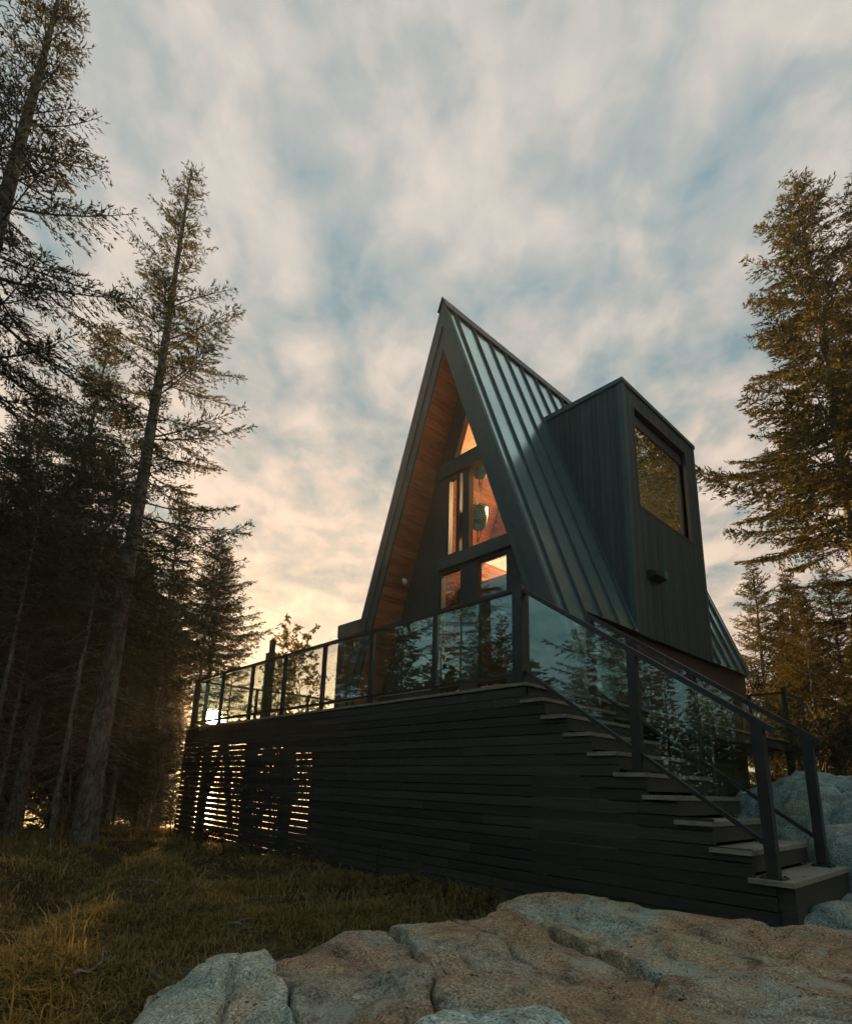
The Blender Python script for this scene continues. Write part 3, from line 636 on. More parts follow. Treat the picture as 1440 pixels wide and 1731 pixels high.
# ------------------------------------------------------------------ the A-frame cabin
UC, S, A = -3.0403, .3497, 8.0507
G, GW, GB = 1.6136, 2.25, 9.1
TH = 1.08                                                   # slab thickness measured plumb
ZE = 1.5                                                    # eave behind the gable wall
UT, V0, V1, ZT = -.776, 4.0146, 7.0925, 6.323               # right dormer
hs = thing('a_frame_cabin', (UC, 5.4, 0), 'black A-frame cabin with steep metal roof, cedar soffit and tall glazed gable', 'cabin')
def ru(sd, z, th=0.): return UC + sd*S*(A-th-z)             # roof line at height z
for sd in (1, -1):
    # structural slab
    b = MB()
    b.prism_y([(UC, A-.03), (ru(sd,.02,.03), .02), (ru(sd,.02,TH-.06), .02), (UC, A-TH+.06)], G+.05, GW+.14)
    if sd == 1:
        b.prism_y([(UC, A-.03), (ru(sd,ZE,.03), ZE), (ru(sd,ZE,TH-.06), ZE), (UC, A-TH+.06)], GW+.14, V0+.06)
        b.prism_y([(UC, A-.03), (ru(sd,ZT-.1,.03), ZT-.1), (ru(sd,ZT-.1,TH-.06), ZT-.1), (UC, A-TH+.06)], V0+.06, V1-.06)
        b.prism_y([(UC, A-.03), (ru(sd,ZE,.03), ZE), (ru(sd,ZE,TH-.06), ZE), (UC, A-TH+.06)], V1-.06, GB)
    else:
        b.prism_y([(UC, A-.03), (ru(sd,ZE,.03), ZE), (ru(sd,ZE,TH-.06), ZE), (UC, A-TH+.06)], GW+.14, V0+.06)
        b.prism_y([(UC, A-.03), (ru(sd,ZT-.1,.03), ZT-.1), (ru(sd,ZT-.1,TH-.06), ZT-.1), (UC, A-TH+.06)], V0+.06, V1-.06)
        b.prism_y([(UC, A-.03), (ru(sd,ZE,.03), ZE), (ru(sd,ZE,TH-.06), ZE), (UC, A-TH+.06)], V1-.06, GB)
    roof = b.build('roof', M['trim'], hs)
    # metal sheet with standing seams
    b = MB(); spans = [(G+.03, GW+.14, .02), (GW+.14, V0, ZE-.02), (V0, V1, ZT+.02), (V1, GB+.05, ZE-.02)]
    for y0, y1, zb in spans:
        b.prism_y([(UC, A), (ru(sd,zb,0), zb), (ru(sd,zb,.03), zb), (UC, A-.03)], y0, y1)
    y = G + .21; nrm = Vector((sd*1., 0, S)).normalized()
    while y < GB:
        zb = .02 if y < GW+.14 else ZE-.02
        if V0-.02 < y < V1+.02: zb = ZT+.03
        for (a_, c_) in (((UC+sd*.02, A-.06), (ru(sd,zb), zb)),):
            p0 = Vector((a_[0], y, a_[1])) + nrm*.018; p1 = Vector((c_[0], y, c_[1])) + nrm*.018
            b.bar(p0, p1, .024, .045, nrm, 1)
        y += .50
    b.build('metal_sheet', [M['metal'], M['seam']], roof)
    # ridge cap half
    b = MB(); dn = Vector((sd*S, 0, -1)).normalized()
    p = Vector((UC, 0, A)) + nrm*.045; q = p + dn*.27
    b.prism_y([(UC, A+.06), (q.x, q.z), (q.x-nrm.x*.02, q.z-nrm.z*.02), (UC, A+.03)], G-.06, GB+.08)
    b.build('ridge_cap', M['trim'], roof)
    # barge boards at the front rake
    b = MB()
    b.prism_y([(UC, A+.02), (ru(sd,.02,-.02), .02), (ru(sd,.02,.60), .02), (UC, A-.60)], G-.03, G+.05)
    b.prism_y([(UC, A-.60), (ru(sd,.02,.60), .02), (ru(sd,.02,TH), .02), (UC, A-TH)], G, G+.05)
    b.build('barge_board', M['fascia'], hs)
    b = MB(); b.prism_y([(UC, A+.02), (ru(sd,ZE,-.02), ZE), (ru(sd,ZE,TH), ZE), (UC, A-TH)], GB, GB+.06); b.build('barge_board', M['fascia'], hs)
    # cedar lining: soffit under the overhang and ceiling inside
    b = MB(); b.prism_y([(UC, A-TH+.06), (ru(sd,.02,TH-.06), .02), (ru(sd,.02,TH), .02), (UC, A-TH)], G+.055, GW)
    b.build('soffit', M['wood'], hs)
    b = MB()
    for y0, y1, zb in ((GW+.125, V0+.06, ZE), (V0+.06, V1-.06, ZT-.1), (V1-.06, GB-.13, ZE)):
        b.prism_y([(UC, A-TH+.058), (ru(sd,zb,TH-.058), zb), (ru(sd,zb,TH), zb), (UC, A-TH)], y0, y1)
    if sd == -1: b.prism_y([(ru(-1,3.7,TH-.058), 3.7), (ru(-1,ZE,TH-.058), ZE), (ru(-1,ZE,TH), ZE), (ru(-1,3.7,TH), 3.7)], V0+.06, V1-.06)
    b.build('ceiling_lining', M['wood'], hs)
    # low side wall under the eave
    b = MB(); xw = ru(sd, ZE, .35)
    n = int((GB-.02-GW-.14)/.14); w = (GB-.02-GW-.14)/n
    for i in range(n):
        y0 = GW+.14+i*w; b.box(xw-sd*.09, xw+sd*random.uniform(0,.004), y0+.003, y0+w-.003, 0.0, ZE)
    b.box(xw-sd*.14, xw-sd*.092, GW+.14, GB-.02, 0, ZE)
    b.build('side_wall', M['redwall'] if sd == 1 else M['siding_v'], hs)
b = MB(); b.tube([(-4.43,2.02,2.80),(-4.40,2.02,2.76)], [.035,.03], 12); b.tube([(-4.40,2.02,2.76),(-4.37,2.02,2.73),(-4.34,2.02,2.71)], [.045,.05,.03], 12)
b.build('spot_lamp', M['white'], hs)

# gable wall (front), pieces on the plane v = GW
def sl_(z, sd, inset=0.): return UC + sd*(S*(A-TH-z) - inset)
y0, y1 = GW, GW+.12
for poly, dy in (([(sl_(0,-1),0), (sl_(3.05,-1),3.05), (-3.66,3.05), (-3.66,0)], 0), ([(sl_(3.05,-1),3.05), (sl_(4.7,-1),4.7), (-3.5,4.7), (-3.5,3.05)], .002), ([(-1.97,0), (-1.97,2.82), (sl_(2.82,1),2.82), (sl_(0,1),0)], 0)):
    b = MB(); b.prism_y(poly, y0+dy, y1); b.build('gable_wall', M['siding_v'], hs)
b = MB()
b.prism_y([(-3.66,2.82), (-3.66,3.05), (sl_(3.05,1),3.05), (sl_(2.82,1),2.82)], y0-.05, y1)
b.build('lower_beam', M['fascia'], hs)
b = MB()
b.prism_y([(sl_(4.7,-1),4.7), (sl_(5.0,-1),5.0), (sl_(5.0,1),5.0), (sl_(4.7,1),4.7)], y0-.05, y1)
b.build('upper_beam', M['fascia'], hs)
b = MB()
b.prism_y([(sl_(5.0,-1),5.0), (sl_(6.96,-1),6.96), (sl_(5.85,-1,.40),5.85), (sl_(5.0,-1,.40),5.0)], y0+.001, y1)
b.prism_y([(sl_(5.0,1,.08),5.0), (sl_(6.7,1,.08),6.7), (sl_(6.9,1),6.9), (sl_(5.0,1),5.0)], y0+.001, y1)
b.prism_y([(sl_(3.05,1,.08),3.05), (sl_(4.7,1,.08),4.7), (sl_(4.7,1),4.7), (sl_(3.05,1),3.05)], y0+.001, y1)
b.build('rake_frame', M['trim'], hs)
def pane(name, poly, parent, mat='loft_glass', yy=None):
    b = MB(); q = y0+.05 if yy is None else yy; b.prism_y(poly, q, q+.012); return b.build(name, M[mat], parent)
wf = MB(); wf.prism_y([(sl_(5.0,-1,.40),5.0),(sl_(5.0,-1,.36),5.0),(sl_(5.85,-1,.36),5.85),(sl_(5.85,-1,.40),5.85)], y0+.02, y1-.02)
wf = wf.build('window', M['trim'], hs)
pane('pane', [(sl_(5.0,-1,.36),5.0), (sl_(5.0,1,.08),5.0), (sl_(6.65,1,.08),6.65), (sl_(5.85,-1,.36),5.85)], wf)
wf = MB(); wf.box(-3.5,-3.45,y0+.01,y1-.01,3.05,4.7); wf.box(-3.26,-3.17,y0+.01,y1-.01,3.05,4.7); wf.box(-3.45,-3.26,y0+.012,y1-.012,4.63,4.7)
wf.box(-3.45,-3.26,y0+.012,y1-.012,3.05,3.10)
wf = wf.build('window', M['trim'], hs); pane('pane', [(-3.45,3.10),(-3.45,4.63),(-3.26,4.63),(-3.26,3.10)], wf)
wf = MB(); wf.box(-3.08,-2.92,y0-.01,y1-.01,3.05,4.7)
wf = wf.build('window', M['trim'], hs); pane('pane', [(-3.17,3.05),(-3.17,4.7),(-3.08,4.7),(-3.08,3.05)], wf)
pane('pane', [(-2.92,3.05),(-2.92,4.7),(sl_(4.7,1,.08),4.7),(sl_(3.05,1,.08),3.05)], wf)
# sliding glass doors
for x0, x1 in ((-3.66,-2.92), (-2.92,-1.97)):
    d = MB(); fw = .21 if x0 == -2.92 else .05
    d.box(x0, x0+fw, y0+.01, y1-.01, .06, 2.82); d.box(x1-(.21 if x0 < -3 else .11), x1, y0+.01, y1-.01, .06, 2.82)
    a_, c_ = x0+fw, x1-(.21 if x0 < -3 else .11)
    d.box(a_, c_, y0+.012, y1-.012, .06, .16); d.box(a_, c_, y0+.012, y1-.012, 2.75, 2.82)
    dd = d.build('glass_door', M['trim'], hs)
    pane('pane', [(a_,.16),(c_,.16),(c_,2.75),(a_,2.75)], dd, 'win_glass')
    h = MB(); hx = x1-.09 if x0 < -3 else x0+.09; h.tube([(hx,y0-.005,.95),(hx,y0-.035,.97),(hx,y0-.035,1.25),(hx,y0-.005,1.27)], .009, 8); h.build('handle', M['rail'], dd)
b = MB(); b.box(-3.66, -1.97, y0-.06, y1, 0.004, .06); b.build('door_sill', M['concrete'], hs)

# floors and rear gable
b = MB(); b.prism_y([(sl_(2.80,-1)-.02,2.80),(sl_(2.80,1)+.02,2.80),(sl_(3.0,1)+.02,3.0),(sl_(3.0,-1)-.02,3.0)], GW+1.3, GB-.13); b.build('loft_floor', M['floor'], hs)
b = MB(); b.box(sl_(0,-1), sl_(0,1), GW+.13, GB-.13, .004, .05); b.build('floor', M['floor'], hs)
b = MB()
b.prism_y([(sl_(0,-1),0),(sl_(3.2,-1),3.2),(sl_(3.2,1),3.2),(sl_(0,1),0)], GB-.12, GB-.001)
b.prism_y([(sl_(3.2,-1),3.2),(sl_(5.8,-1),5.8),(UC-.25,5.8),(UC-.25,3.2)], GB-.12, GB-.001)
b.prism_y([(sl_(3.2,1),3.2),(sl_(5.8,1),5.8),(UC+.25,5.8),(UC+.25,3.2)], GB-.12, GB-.001)
b.prism_y([(sl_(5.8,-1),5.8),(UC,6.97),(sl_(5.8,1),5.8)], GB-.12, GB-.001)
rg = b.build('rear_gable', M['wood'], hs)
pane('pane', [(UC-.25,3.2),(UC+.25,3.2),(UC+.25,5.8),(UC-.25,5.8)], rg, 'win_glass', GB-.07)

# dormers: right one faces the stairs, its mirror image stands on the other slope
def dormer(sd):
    ut = UC + sd*(UT-UC); ro = lambda z: ru(sd, z)
    zb = A-(ut-UC)*sd/S                                      # where its outer wall meets the roof
    # cheek walls as vertical boards
    wall = None
    for v, dirn in ((V0, 1), (V1, -1)):
        d = MB(); x = ut - sd*.06; 
        while sd*(x-ro(ZT)) > .02:
            x2 = x - sd*.118
            if sd*(x2-ro(ZT)) < 0: x2 = ro(ZT)
            f = lambda q: A-(q-UC)*sd/S - .12
            d.prism_y([(x, ZT-.03), (x2+sd*.006, ZT-.03), (x2+sd*.006, f(x2+sd*.006)), (x, f(x))], v, v+dirn*.05)
            x = x2
        d.prism_y([(ut-sd*.06, ZT-.035), (ro(ZT), ZT-.035), (ut-sd*.06, zb-.1)], v+dirn*.052, v+dirn*.10)
        q_ = d.build('dormer_cheek', M['siding_v'], hs)
        wall = wall or q_
    # outer wall with the window opening
    w0, w1, z0, z1 = V0+.40, V0+2.60, 3.92, 5.95
    d = MB(); y = V0
    while y < V1-.01:
        y2 = min(y+.098, V1); ya, yb = y+.003, y2-.003
        xo = ut + sd*random.uniform(-.002, .003)
        if yb < w0 or ya > w1: d.box(ut-sd*.06, xo, ya, yb, ZE-.02, ZT-.03)
        else:
            d.box(ut-sd*.06, xo, ya, yb, ZE-.02, z0-.02); d.box(ut-sd*.06, xo, ya, yb, z1+.02, ZT-.03)
        y = y2
    d.box(ut-sd*.11, ut-sd*.062, V0+.1, w0, ZE, ZT-.03); d.box(ut-sd*.11, ut-sd*.062, w1, V1-.1, ZE, ZT-.03)
    d.box(ut-sd*.11, ut-sd*.062, w0, w1, ZE, z0-.02); d.box(ut-sd*.11, ut-sd*.062, w0, w1, z1+.02, ZT-.03)
    d.build('boards', M['siding_v'], wall)
    d = MB(); d.box(ut-sd*.02, ut+sd*.012, V0-.012, V0+.09, ZE-.02, ZT); d.box(ut-sd*.09, ut-sd*.021, V0-.012, V0-.002, zb, ZT)
    d.build('corner_trim', M['fascia'], wall); d = MB(); d.box(ut-sd*.02, ut+sd*.012, V1-.09, V1+.012, ZE-.02, ZT); d.build('corner_trim', M['fascia'], wall)
    d = MB(); d.prism_y([(ut+sd*.03, ZT-.05), (ut+sd*.03, ZT+.035), (UC+sd*S*1.6, ZT+.06), (UC+sd*S*1.6, ZT-.05)], V0-.03, V1+.03)
    d.build('dormer_roof', M['fascia'], wall)
    # deep dark window frame with recessed pane
    d = MB(); gx = ut - sd*.12
    d.box(gx-sd*.05, ut+sd*.008, w0-.05, w0, z0-.05, z1+.05); d.box(gx-sd*.05, ut+sd*.008, w1, w1+.05, z0-.05, z1+.05)
    d.box(gx-sd*.05, ut+sd*.006, w0, w1, z0-.05, z0); d.box(gx-sd*.05, ut+sd*.006, w0, w1, z1, z1+.05); d.box(gx-sd*.05, gx+sd*.03, w0, w1, z1-.24, z1)
    win = d.build('window', M['trim'], wall)
    d = MB(); d.box(gx, gx+sd*.012, w0, w1, z0, z1-.24)
    p_ = d.build('pane', M['mirror_glass'] if sd == 1 else M['win_glass'], hs)
    # lining of the dormer inside
    if sd == -1:
        d = MB(); d.box(gx-sd*.06, ru(sd,ZT-.1,TH), V0+.105, V0+.125, 3.7, ZT-.11)
        d.build('dormer_lining', M['wood'], hs); d = MB(); d.box(gx-sd*.06, ru(sd,ZT-.1,TH), V1-.125, V1-.105, 3.7, ZT-.11)
        d.build('dormer_lining', M['wood'], hs)
    return ut
dormer(1); dormer(-1)
# wall lamp on the right dormer
b = MB(); b.prism_y([(UT+.012,2.72),(UT+.16,2.66),(UT+.16,2.60),(UT+.012,2.56)], 4.50, 4.92); lamp = b.build('wall_lamp', M['rail'], hs)
b = MB(); b.box(UT+.163, UT+.175, 4.80, 4.93, 2.60, 2.74); b.build('sensor', M['teal'], hs)

# flat-roofed porch on the far side
b = MB(); b.box(-8.1, -5.0, 3.0, 5.2, 2.44, 2.76); porch = b.build('porch_roof', M['fascia'], hs)
b = MB(); b.box(-8.08, -7.78, 3.02, 3.3, 0, 2.44); b.build('porch_post', M['trim'], hs)
b = MB()
for i in range(14): b.box(-7.37+.125*i+.003, -7.37+.125*(i+1)-.003, 3.02, 3.12, 0, 2.44)
b.build('porch_wall', M['siding_v'], hs)

# hanging planters in the loft window
def planter(x, y, ztop, zpot, r, h, label):
    t = thing('hanging_planter', (x, y, zpot), label, 'planter', 'hanging planters in the loft window')
    b = MB(); b.tube([(x,y,zpot-h),(x,y,zpot-h*.94),(x,y,zpot-h*.5),(x,y,zpot)], [r*.55,r*.75,r*.95,r], 16); b.build('pot', M['teal'], t, True)
    b = MB()
    for k in range(4):
        a = k*PI/2+.4; b.tube([(x,y,ztop),(x+r*.35*math.cos(a),y+r*.35*math.sin(a),zpot+.3*(ztop-zpot)),(x+r*math.cos(a),y+r*math.sin(a),zpot)], .006, 5)
    b.build('cord', M['cord'], t)
    b = MB(); random.seed(int(zpot*100))
    for k in range(90):
        a = random.uniform(0, 2*PI); rr = r*random.uniform(.3, 1.15); dz = random.uniform(-.30, .10)*(1 if rr > r*.95 else .3)+.03
        p = Vector((x+rr*math.cos(a), y+rr*math.sin(a), zpot+dz)); q = Vector((math.cos(a), math.sin(a), random.uniform(-1,.6))).normalized()*random.uniform(.04,.075)
        s = q.cross(Vector((0,0,1))).normalized()*.022
        b.add([p, p+q*.5+s, p+q, p+q*.5-s], [(0,1,2,3)])
    for k in range(3):                                       # trailing stems
        a = random.uniform(0,2*PI); zz = zpot-h*.9; xx = x+r*.3*math.cos(a); yy = y+r*.3*math.sin(a); pts = [(xx,yy,zz)]
        for q in range(5): xx += random.uniform(-.02,.02); yy += random.uniform(-.02,.02); zz -= .06; pts.append((xx,yy,zz))
        b.tube(pts, .008, 4)
    b.build('foliage', M['houseplant'], t)
planter(-3.03, 2.64, 4.62, 4.02, .165, .42, 'teal pot on long cords behind the loft glass, lower hanging planter')
planter(-2.97, 2.60, 6.2, 4.93, .15, .30, 'teal pot hung high behind the loft glass, upper hanging planter')
# added warm light with an invented, unseen fitting, to make the loft cedar glow
t = thing('loft_fill_light', (-3.0, 5.4, 6.1), 'unseen warm fill light added to make the cedar loft glow', 'lamp')
b = MB(); b.tube([(-3.0,5.4,6.9),(-3.0,5.4,6.2)], .008, 6); b.build('cord', M['rail'], t)
b = MB(); b.tube([(-3.0,5.4,6.22),(-3.0,5.4,6.18),(-3.0,5.4,6.0)], [.03,.06,.16], 16, cap=False); b.build('fill_light_shade', M['rail'], t)
pl = bpy.data.lights.new('loft_fill', 'POINT'); pl.energy = 1300; pl.color = (1,.60,.28); pl.shadow_soft_size = .1
po = bpy.data.objects.new('loft_fill', pl); col.objects.link(po); po.parent = t; po.location = (0,0,-.22)

# ------------------------------------------------------------------ spruces
def kites(base, dirv, length, width, rs):
    """flat needle sprigs: one kite-shaped face each"""
    n = len(base)
    rv = rs.normal(size=(n,3)); sd = np.cross(dirv, rv); sd /= np.linalg.norm(sd, axis=1, keepdims=True)+1e-9
    L = length[:,None]; Wd = width[:,None]
    v = np.stack([base, base+dirv*L*.32+sd*Wd*.5, base+dirv*L, base+dirv*L*.32-sd*Wd*.5], 1).reshape(-1,3)
    return v
def np_tube(P, rad, n=3):
    """tube arrays for a polyline"""
    P = np.asarray(P); m = len(P)
    T = np.gradient(P, axis=0); T /= np.linalg.norm(T, axis=1, keepdims=True)+1e-9
    ref = np.array([.31,.22,.93]); a = np.cross(T, ref); nn = np.linalg.norm(a, axis=1, keepdims=True)
    a = np.where(nn < .15, np.cross(T, [1,0,0]), a); a /= np.linalg.norm(a, axis=1, keepdims=True)+1e-9; b = np.cross(T, a)
    th = 2*np.pi*np.arange(n)/n
    V = P[:,None,:] + (a[:,None,:]*np.cos(th)[None,:,None] + b[:,None,:]*np.sin(th)[None,:,None])*np.asarray(rad)[:,None,None]
    i = np.arange(m-1)[:,None]*n; k = np.arange(n)[None,:]
    Fq = np.stack([i+k, i+(k+1)%n, i+n+(k+1)%n, i+n+k], -1).reshape(-1,4)
    return V.reshape(-1,3), Fq
def spruce(seed, H, cb, Rm, r0, whorl=.30, per=5, sprig=.10, sw=.030, tw=.055, power=.75, droop=(35,-18), dead=0, deadlen=1.2, wob=.03, needle='needles', irregular=.35, gap=.0, lowfade=.25, bias=None, tp=.032):
    rs = np.random.default_rng(seed)
    nz = 26; zz = np.linspace(0, H, nz)
    tx = np.cumsum(rs.normal(size=nz))*wob*.25; ty = np.cumsum(rs.normal(size=nz))*wob*.25
    tx -= tx[0]; ty -= ty[0]
    rad = r0*(1-zz/H)**.85 + .008; rad[0] *= 1.35; rad[1] *= 1.05
    TV, TF = np_tube(np.stack([tx, ty, zz], 1), rad, 12)
    tv = [TV]; tf = [TF]; off = len(TV)
    def trunk_at(z): return np.array([np.interp(z, zz, tx), np.interp(z, zz, ty), z])
    for k in range(dead):                                    # bare dead side twigs low on the stem
        z = rs.uniform(.08*H, min(cb+.22, .8)*H); az = rs.uniform(0, 2*np.pi); L = deadlen*rs.uniform(.3, 1.); el = rs.uniform(-.5, .25)
        s = np.linspace(0, 1, 6); p = trunk_at(z)[None,:] + np.stack([np.cos(az)*s*L, np.sin(az)*s*L, L*(el*s-.25*s*s)], 1) + rs.normal(size=(6,3))*.025*L*s[:,None]
        V, Fq = np_tube(p, np.linspace(.011, .003, 6), 3); tv.append(V); tf.append(Fq+off); off += len(V)
        for q in range(rs.integers(0, 4)):
            i = rs.integers(2, 5); d = np.array([np.cos(az+rs.uniform(-1,1)), np.sin(az+rs.uniform(-1,1)), rs.uniform(-.5,.3)])*L*.3
            V, Fq = np_tube(np.stack([p[i], p[i]+d*.5+rs.normal(size=3)*.02, p[i]+d]), [.005,.004,.002], 3); tv.append(V); tf.append(Fq+off); off += len(V)
    trunk_me = np_mesh('trunk', np.concatenate(tv), [np.concatenate(tf)], [M['bark']], smooth=True)
    # crown
    bv = []; bf = []; boff = 0; B = []; Dv = []; LL = []; WW = []
    z = H*cb
    while z < H*.992:
        t = (H-z)/(H*(1-cb))                                 # 0 at tip, 1 at crown base
        prof = t**power
        if t > 1-lowfade: prof *= 1-.45*(t-(1-lowfade))/lowfade
        npw = max(2, int(round(per*rs.uniform(.7,1.25))))
        a0 = rs.uniform(0, 2*np.pi)
        for j in range(npw):
            if rs.random() < gap: continue
            az = a0 + 2*np.pi*j/npw + rs.normal()*.28
            L = (Rm*prof + .10)*np.clip(1+rs.normal()*irregular, .3, 1.6)
            if bias is not None: L *= 1 + bias[1]*np.cos(az-bias[0])
            zb = z + rs.normal()*.10*whorl/.3
            el = np.tan(np.radians(droop[0] + (droop[1]-droop[0])*t + rs.normal()*7))
            up = rs.uniform(.10, .34)
            ns = 9; s = np.linspace(0, 1, ns)
            side = rs.normal()*.10
            rx = s*L; sdv = side*L*s*s
            p0 = trunk_at(min(zb, H*.995))
            P = p0 + np.stack([np.cos(az)*rx-np.sin(az)*sdv, np.sin(az)*rx+np.cos(az)*sdv, L*(el*s*(1-.35*s) + up*s*s)], 1)
            V, Fq = np_tube(P, np.linspace(.006+.009*L, .003, ns), 3); bv.append(V); bf.append(Fq+boff); boff += len(V)
            # side twigs
            nt_ = max(4, int(L*.95/tw)); ss = np.sort(rs.uniform(.10 if L < 1 else .22, 1, nt_))
            base = np.stack([np.interp(ss, s, P[:,q]) for q in range(3)], 1)
            tan = np.stack([np.interp(ss, s, np.gradient(P[:,q])) for q in range(3)], 1); tan /= np.linalg.norm(tan, axis=1, keepdims=True)
            sgn = np.where(np.arange(nt_) % 2 == 0, 1., -1.)
            lat = np.stack([-np.sin(az)*np.ones(nt_), np.cos(az)*np.ones(nt_), np.zeros(nt_)], 1)*sgn[:,None]
            lt = np.clip((.34*L*(1-ss)**.8 + .09)*rs.uniform(.5,1.25,nt_), .05, .62)
            dr = rs.normal(size=(nt_,3))*.16
            td = tan*.75 + lat*.85 + dr; td[:,2] -= .12 + rs.random(nt_)*.22; td /= np.linalg.norm(td, axis=1, keepdims=True)
            # sprigs along every twig
            ks = np.maximum(3, (lt/tp).astype(int))
            rep = np.repeat(np.arange(nt_), ks)
            u = rs.random(len(rep))
            bs = base[rep] + td[rep]*(lt[rep]*u)[:,None] + np.array([0,0,-.10])*(u**2*lt[rep])[:,None]
            sp = td[rep]*1.0 + rs.normal(size=(len(rep),3))*.38; sp[:,2] += .08; sp /= np.linalg.norm(sp, axis=1, keepdims=True)
            B.append(bs); Dv.append(sp); LL.append(sprig*rs.uniform(.6,1.35,len(rep))); WW.append(sw*rs.uniform(.7,1.3,len(rep)))
            # sprigs on the branch itself, denser to the tip
            nb = max(4, int(L/.03)); u = 1-rs.random(nb)**1.4*.8
            bs = np.stack([np.interp(u, s, P[:,q]) for q in range(3)], 1); sp = np.array([np.cos(az), np.sin(az), .35])[None,:] + rs.normal(size=(nb,3))*.6; sp /= np.linalg.norm(sp, axis=1, keepdims=True)
            B.append(bs); Dv.append(sp); LL.append(sprig*rs.uniform(.5,1.1,nb)); WW.append(sw*rs.uniform(.7,1.3,nb))
        z += whorl*rs.uniform(.7, 1.3)*(.55 + .45*min(1, t*2.2))
    # leader
    nb = 40; u = rs.random(nb)*.9; bs = np.stack([np.full(nb, tx[-1]), np.full(nb, ty[-1]), H-u*.9], 1); sp = rs.normal(size=(nb,3)); sp[:,2] = np.abs(sp[:,2])+.8; sp /= np.linalg.norm(sp, axis=1, keepdims=True)
    B.append(bs); Dv.append(sp); LL.append(np.full(nb, sprig)); WW.append(np.full(nb, sw))
    B = np.concatenate(B); Dv = np.concatenate(Dv); LL = np.concatenate(LL); WW = np.concatenate(WW)
    KV = kites(B, Dv, LL, WW, rs)
    V = np.concatenate(bv+[KV]); Fk = np.arange(len(B)*4).reshape(-1,4)+boff
    Fb = np.concatenate(bf)
    mi = np.concatenate([np.zeros(len(Fb), int), np.ones(len(Fk), int)])
    crown_me = np_mesh('crown', V, [Fb, Fk], [M['bark'], M[needle]], mi)
    return trunk_me, crown_me, H
def plant(proto, x, y, top=None, scale=None, rot=0., label='', group=None, name='spruce_tree', cat='tree', z=None, sxy=None):
    tm, cm, H = proto
    gz = float(ground_z(x, y)) - .08 if z is None else z
    s = scale if scale is not None else (top-gz)/H
    o = thing(name, (x, y, gz), label, cat, group); o.rotation_euler[2] = rot
    o.scale = (sxy or s, sxy or s, s)
    for nm, me in (('trunk', tm), ('crown', cm)):
        c = bpy.data.objects.new(nm, me); col.objects.link(c); c.parent = o
    return o
def at(az, D):                                               # bearing from the viewpoint in degrees (0 = along the ridge), distance in metres
    return CX + D*math.sin(R(az)), CY + D*math.cos(R(az))

P_main = spruce(11, 14.4, .24, 2.15, .17, whorl=.30, per=6, dead=120, deadlen=1.6, power=1.05, irregular=.46, gap=.16, lowfade=.35, droop=(48,-16), sprig=.080, sw=.019, tw=.032, tp=.023)
P_near = spruce(12, 13.5, .44, 1.95, .20, whorl=.36, per=7, dead=110, power=1.15, irregular=.26, gap=.08, droop=(24,-20), sprig=.065, sw=.015, tw=.028, tp=.019)
P_tall = spruce(13, 11.5, .22, 1.8, .11, whorl=.24, per=7, dead=80, power=.9, droop=(40,-14), gap=.06, sprig=.09, sw=.023, tw=.036, tp=.028)
P_pole = spruce(14, 10.5, .55, 1.1, .065, whorl=.24, per=5, dead=130, deadlen=1.4, power=.8, droop=(40,-12), gap=.1, sprig=.085, sw=.022, tw=.038, tp=.028)
P_young = spruce(15, 7.0, .08, 1.4, .07, whorl=.19, per=7, dead=10, power=.95, droop=(45,-10), gap=.04, sprig=.08, sw=.022, tw=.036, tp=.028)
P_edge = spruce(19, 8.5, .58, 1.5, .06, whorl=.17, per=8, dead=40, power=1.0, droop=(40,-14), gap=.03, sprig=.085, sw=.024, tw=.034, lowfade=.15)
P_right = spruce(16, 15.0, .31, 3.15, .21, whorl=.42, per=7, dead=60, deadlen=2.4, power=.92, droop=(40,-12), gap=.06, irregular=.30, needle='needles_sun_tint', sprig=.095, sw=.026, tw=.030, tp=.022, lowfade=.25)
P_right2 = spruce(26, 15.0, .26, 2.9, .20, whorl=.42, per=6, dead=60, deadlen=2.4, power=.95, droop=(40,-12), gap=.10, irregular=.34, needle='needles_sun_tint', sprig=.10, sw=.028, tw=.036, tp=.028, lowfade=.3)
P_yright = spruce(17, 7.0, .06, 1.5, .08, whorl=.22, per=7, dead=6, power=.95, droop=(42,-10), gap=.04, needle='needles_sun_tint', sprig=.09, sw=.024, tw=.034, tp=.026)
P_back = spruce(18, 12.0, .22, 2.4, .16, whorl=.36, per=6, dead=20, power=.9, droop=(35,-14), gap=.1, needle='needles_sun_tint', sprig=.13, sw=.040, tw=.055, tp=.05)

plant(P_main, -7.5, -2.08, 12.32, rot=.6, label='tall spruce with a thick pale trunk left of the deck, foremost of the stand')
plant(P_near, -4.98, -4.92, 11.3, rot=2.2, label='near spruce cut off by the left edge, long feathery branches reaching in')
plant(P_tall, -10.36, -2.68, 9.54, rot=1.1, label='slim dark spruce with its tip left of the thick pale trunk')
plant(P_tall, -12.45, -3.54, 8.57, rot=4.0, label='dark spruce tip low at the left edge under the feathery branches')
x, y = at(-69.0, 18); plant(P_edge, x, y, 6.15, rot=1.9, label='small pointed spruce at the right edge of the left stand, above the low sun')
x, y = at(-73.2, 17); plant(P_tall, x, y, 7.0, rot=5.0, label='dark spruce just left of the small pointed one at the stand edge')
rs = np.random.default_rng(42)
fill = []
sunv = np.array([SUN.x, SUN.y])/math.hypot(SUN.x, SUN.y)
tries = 0
def in_sun(x, y, r):                                         # keep the open lane the low sun shines through
    d = np.array([x-CX, y-CY]); al = d@sunv; pe = d[0]*sunv[1]-d[1]*sunv[0]
    return abs(pe) < r
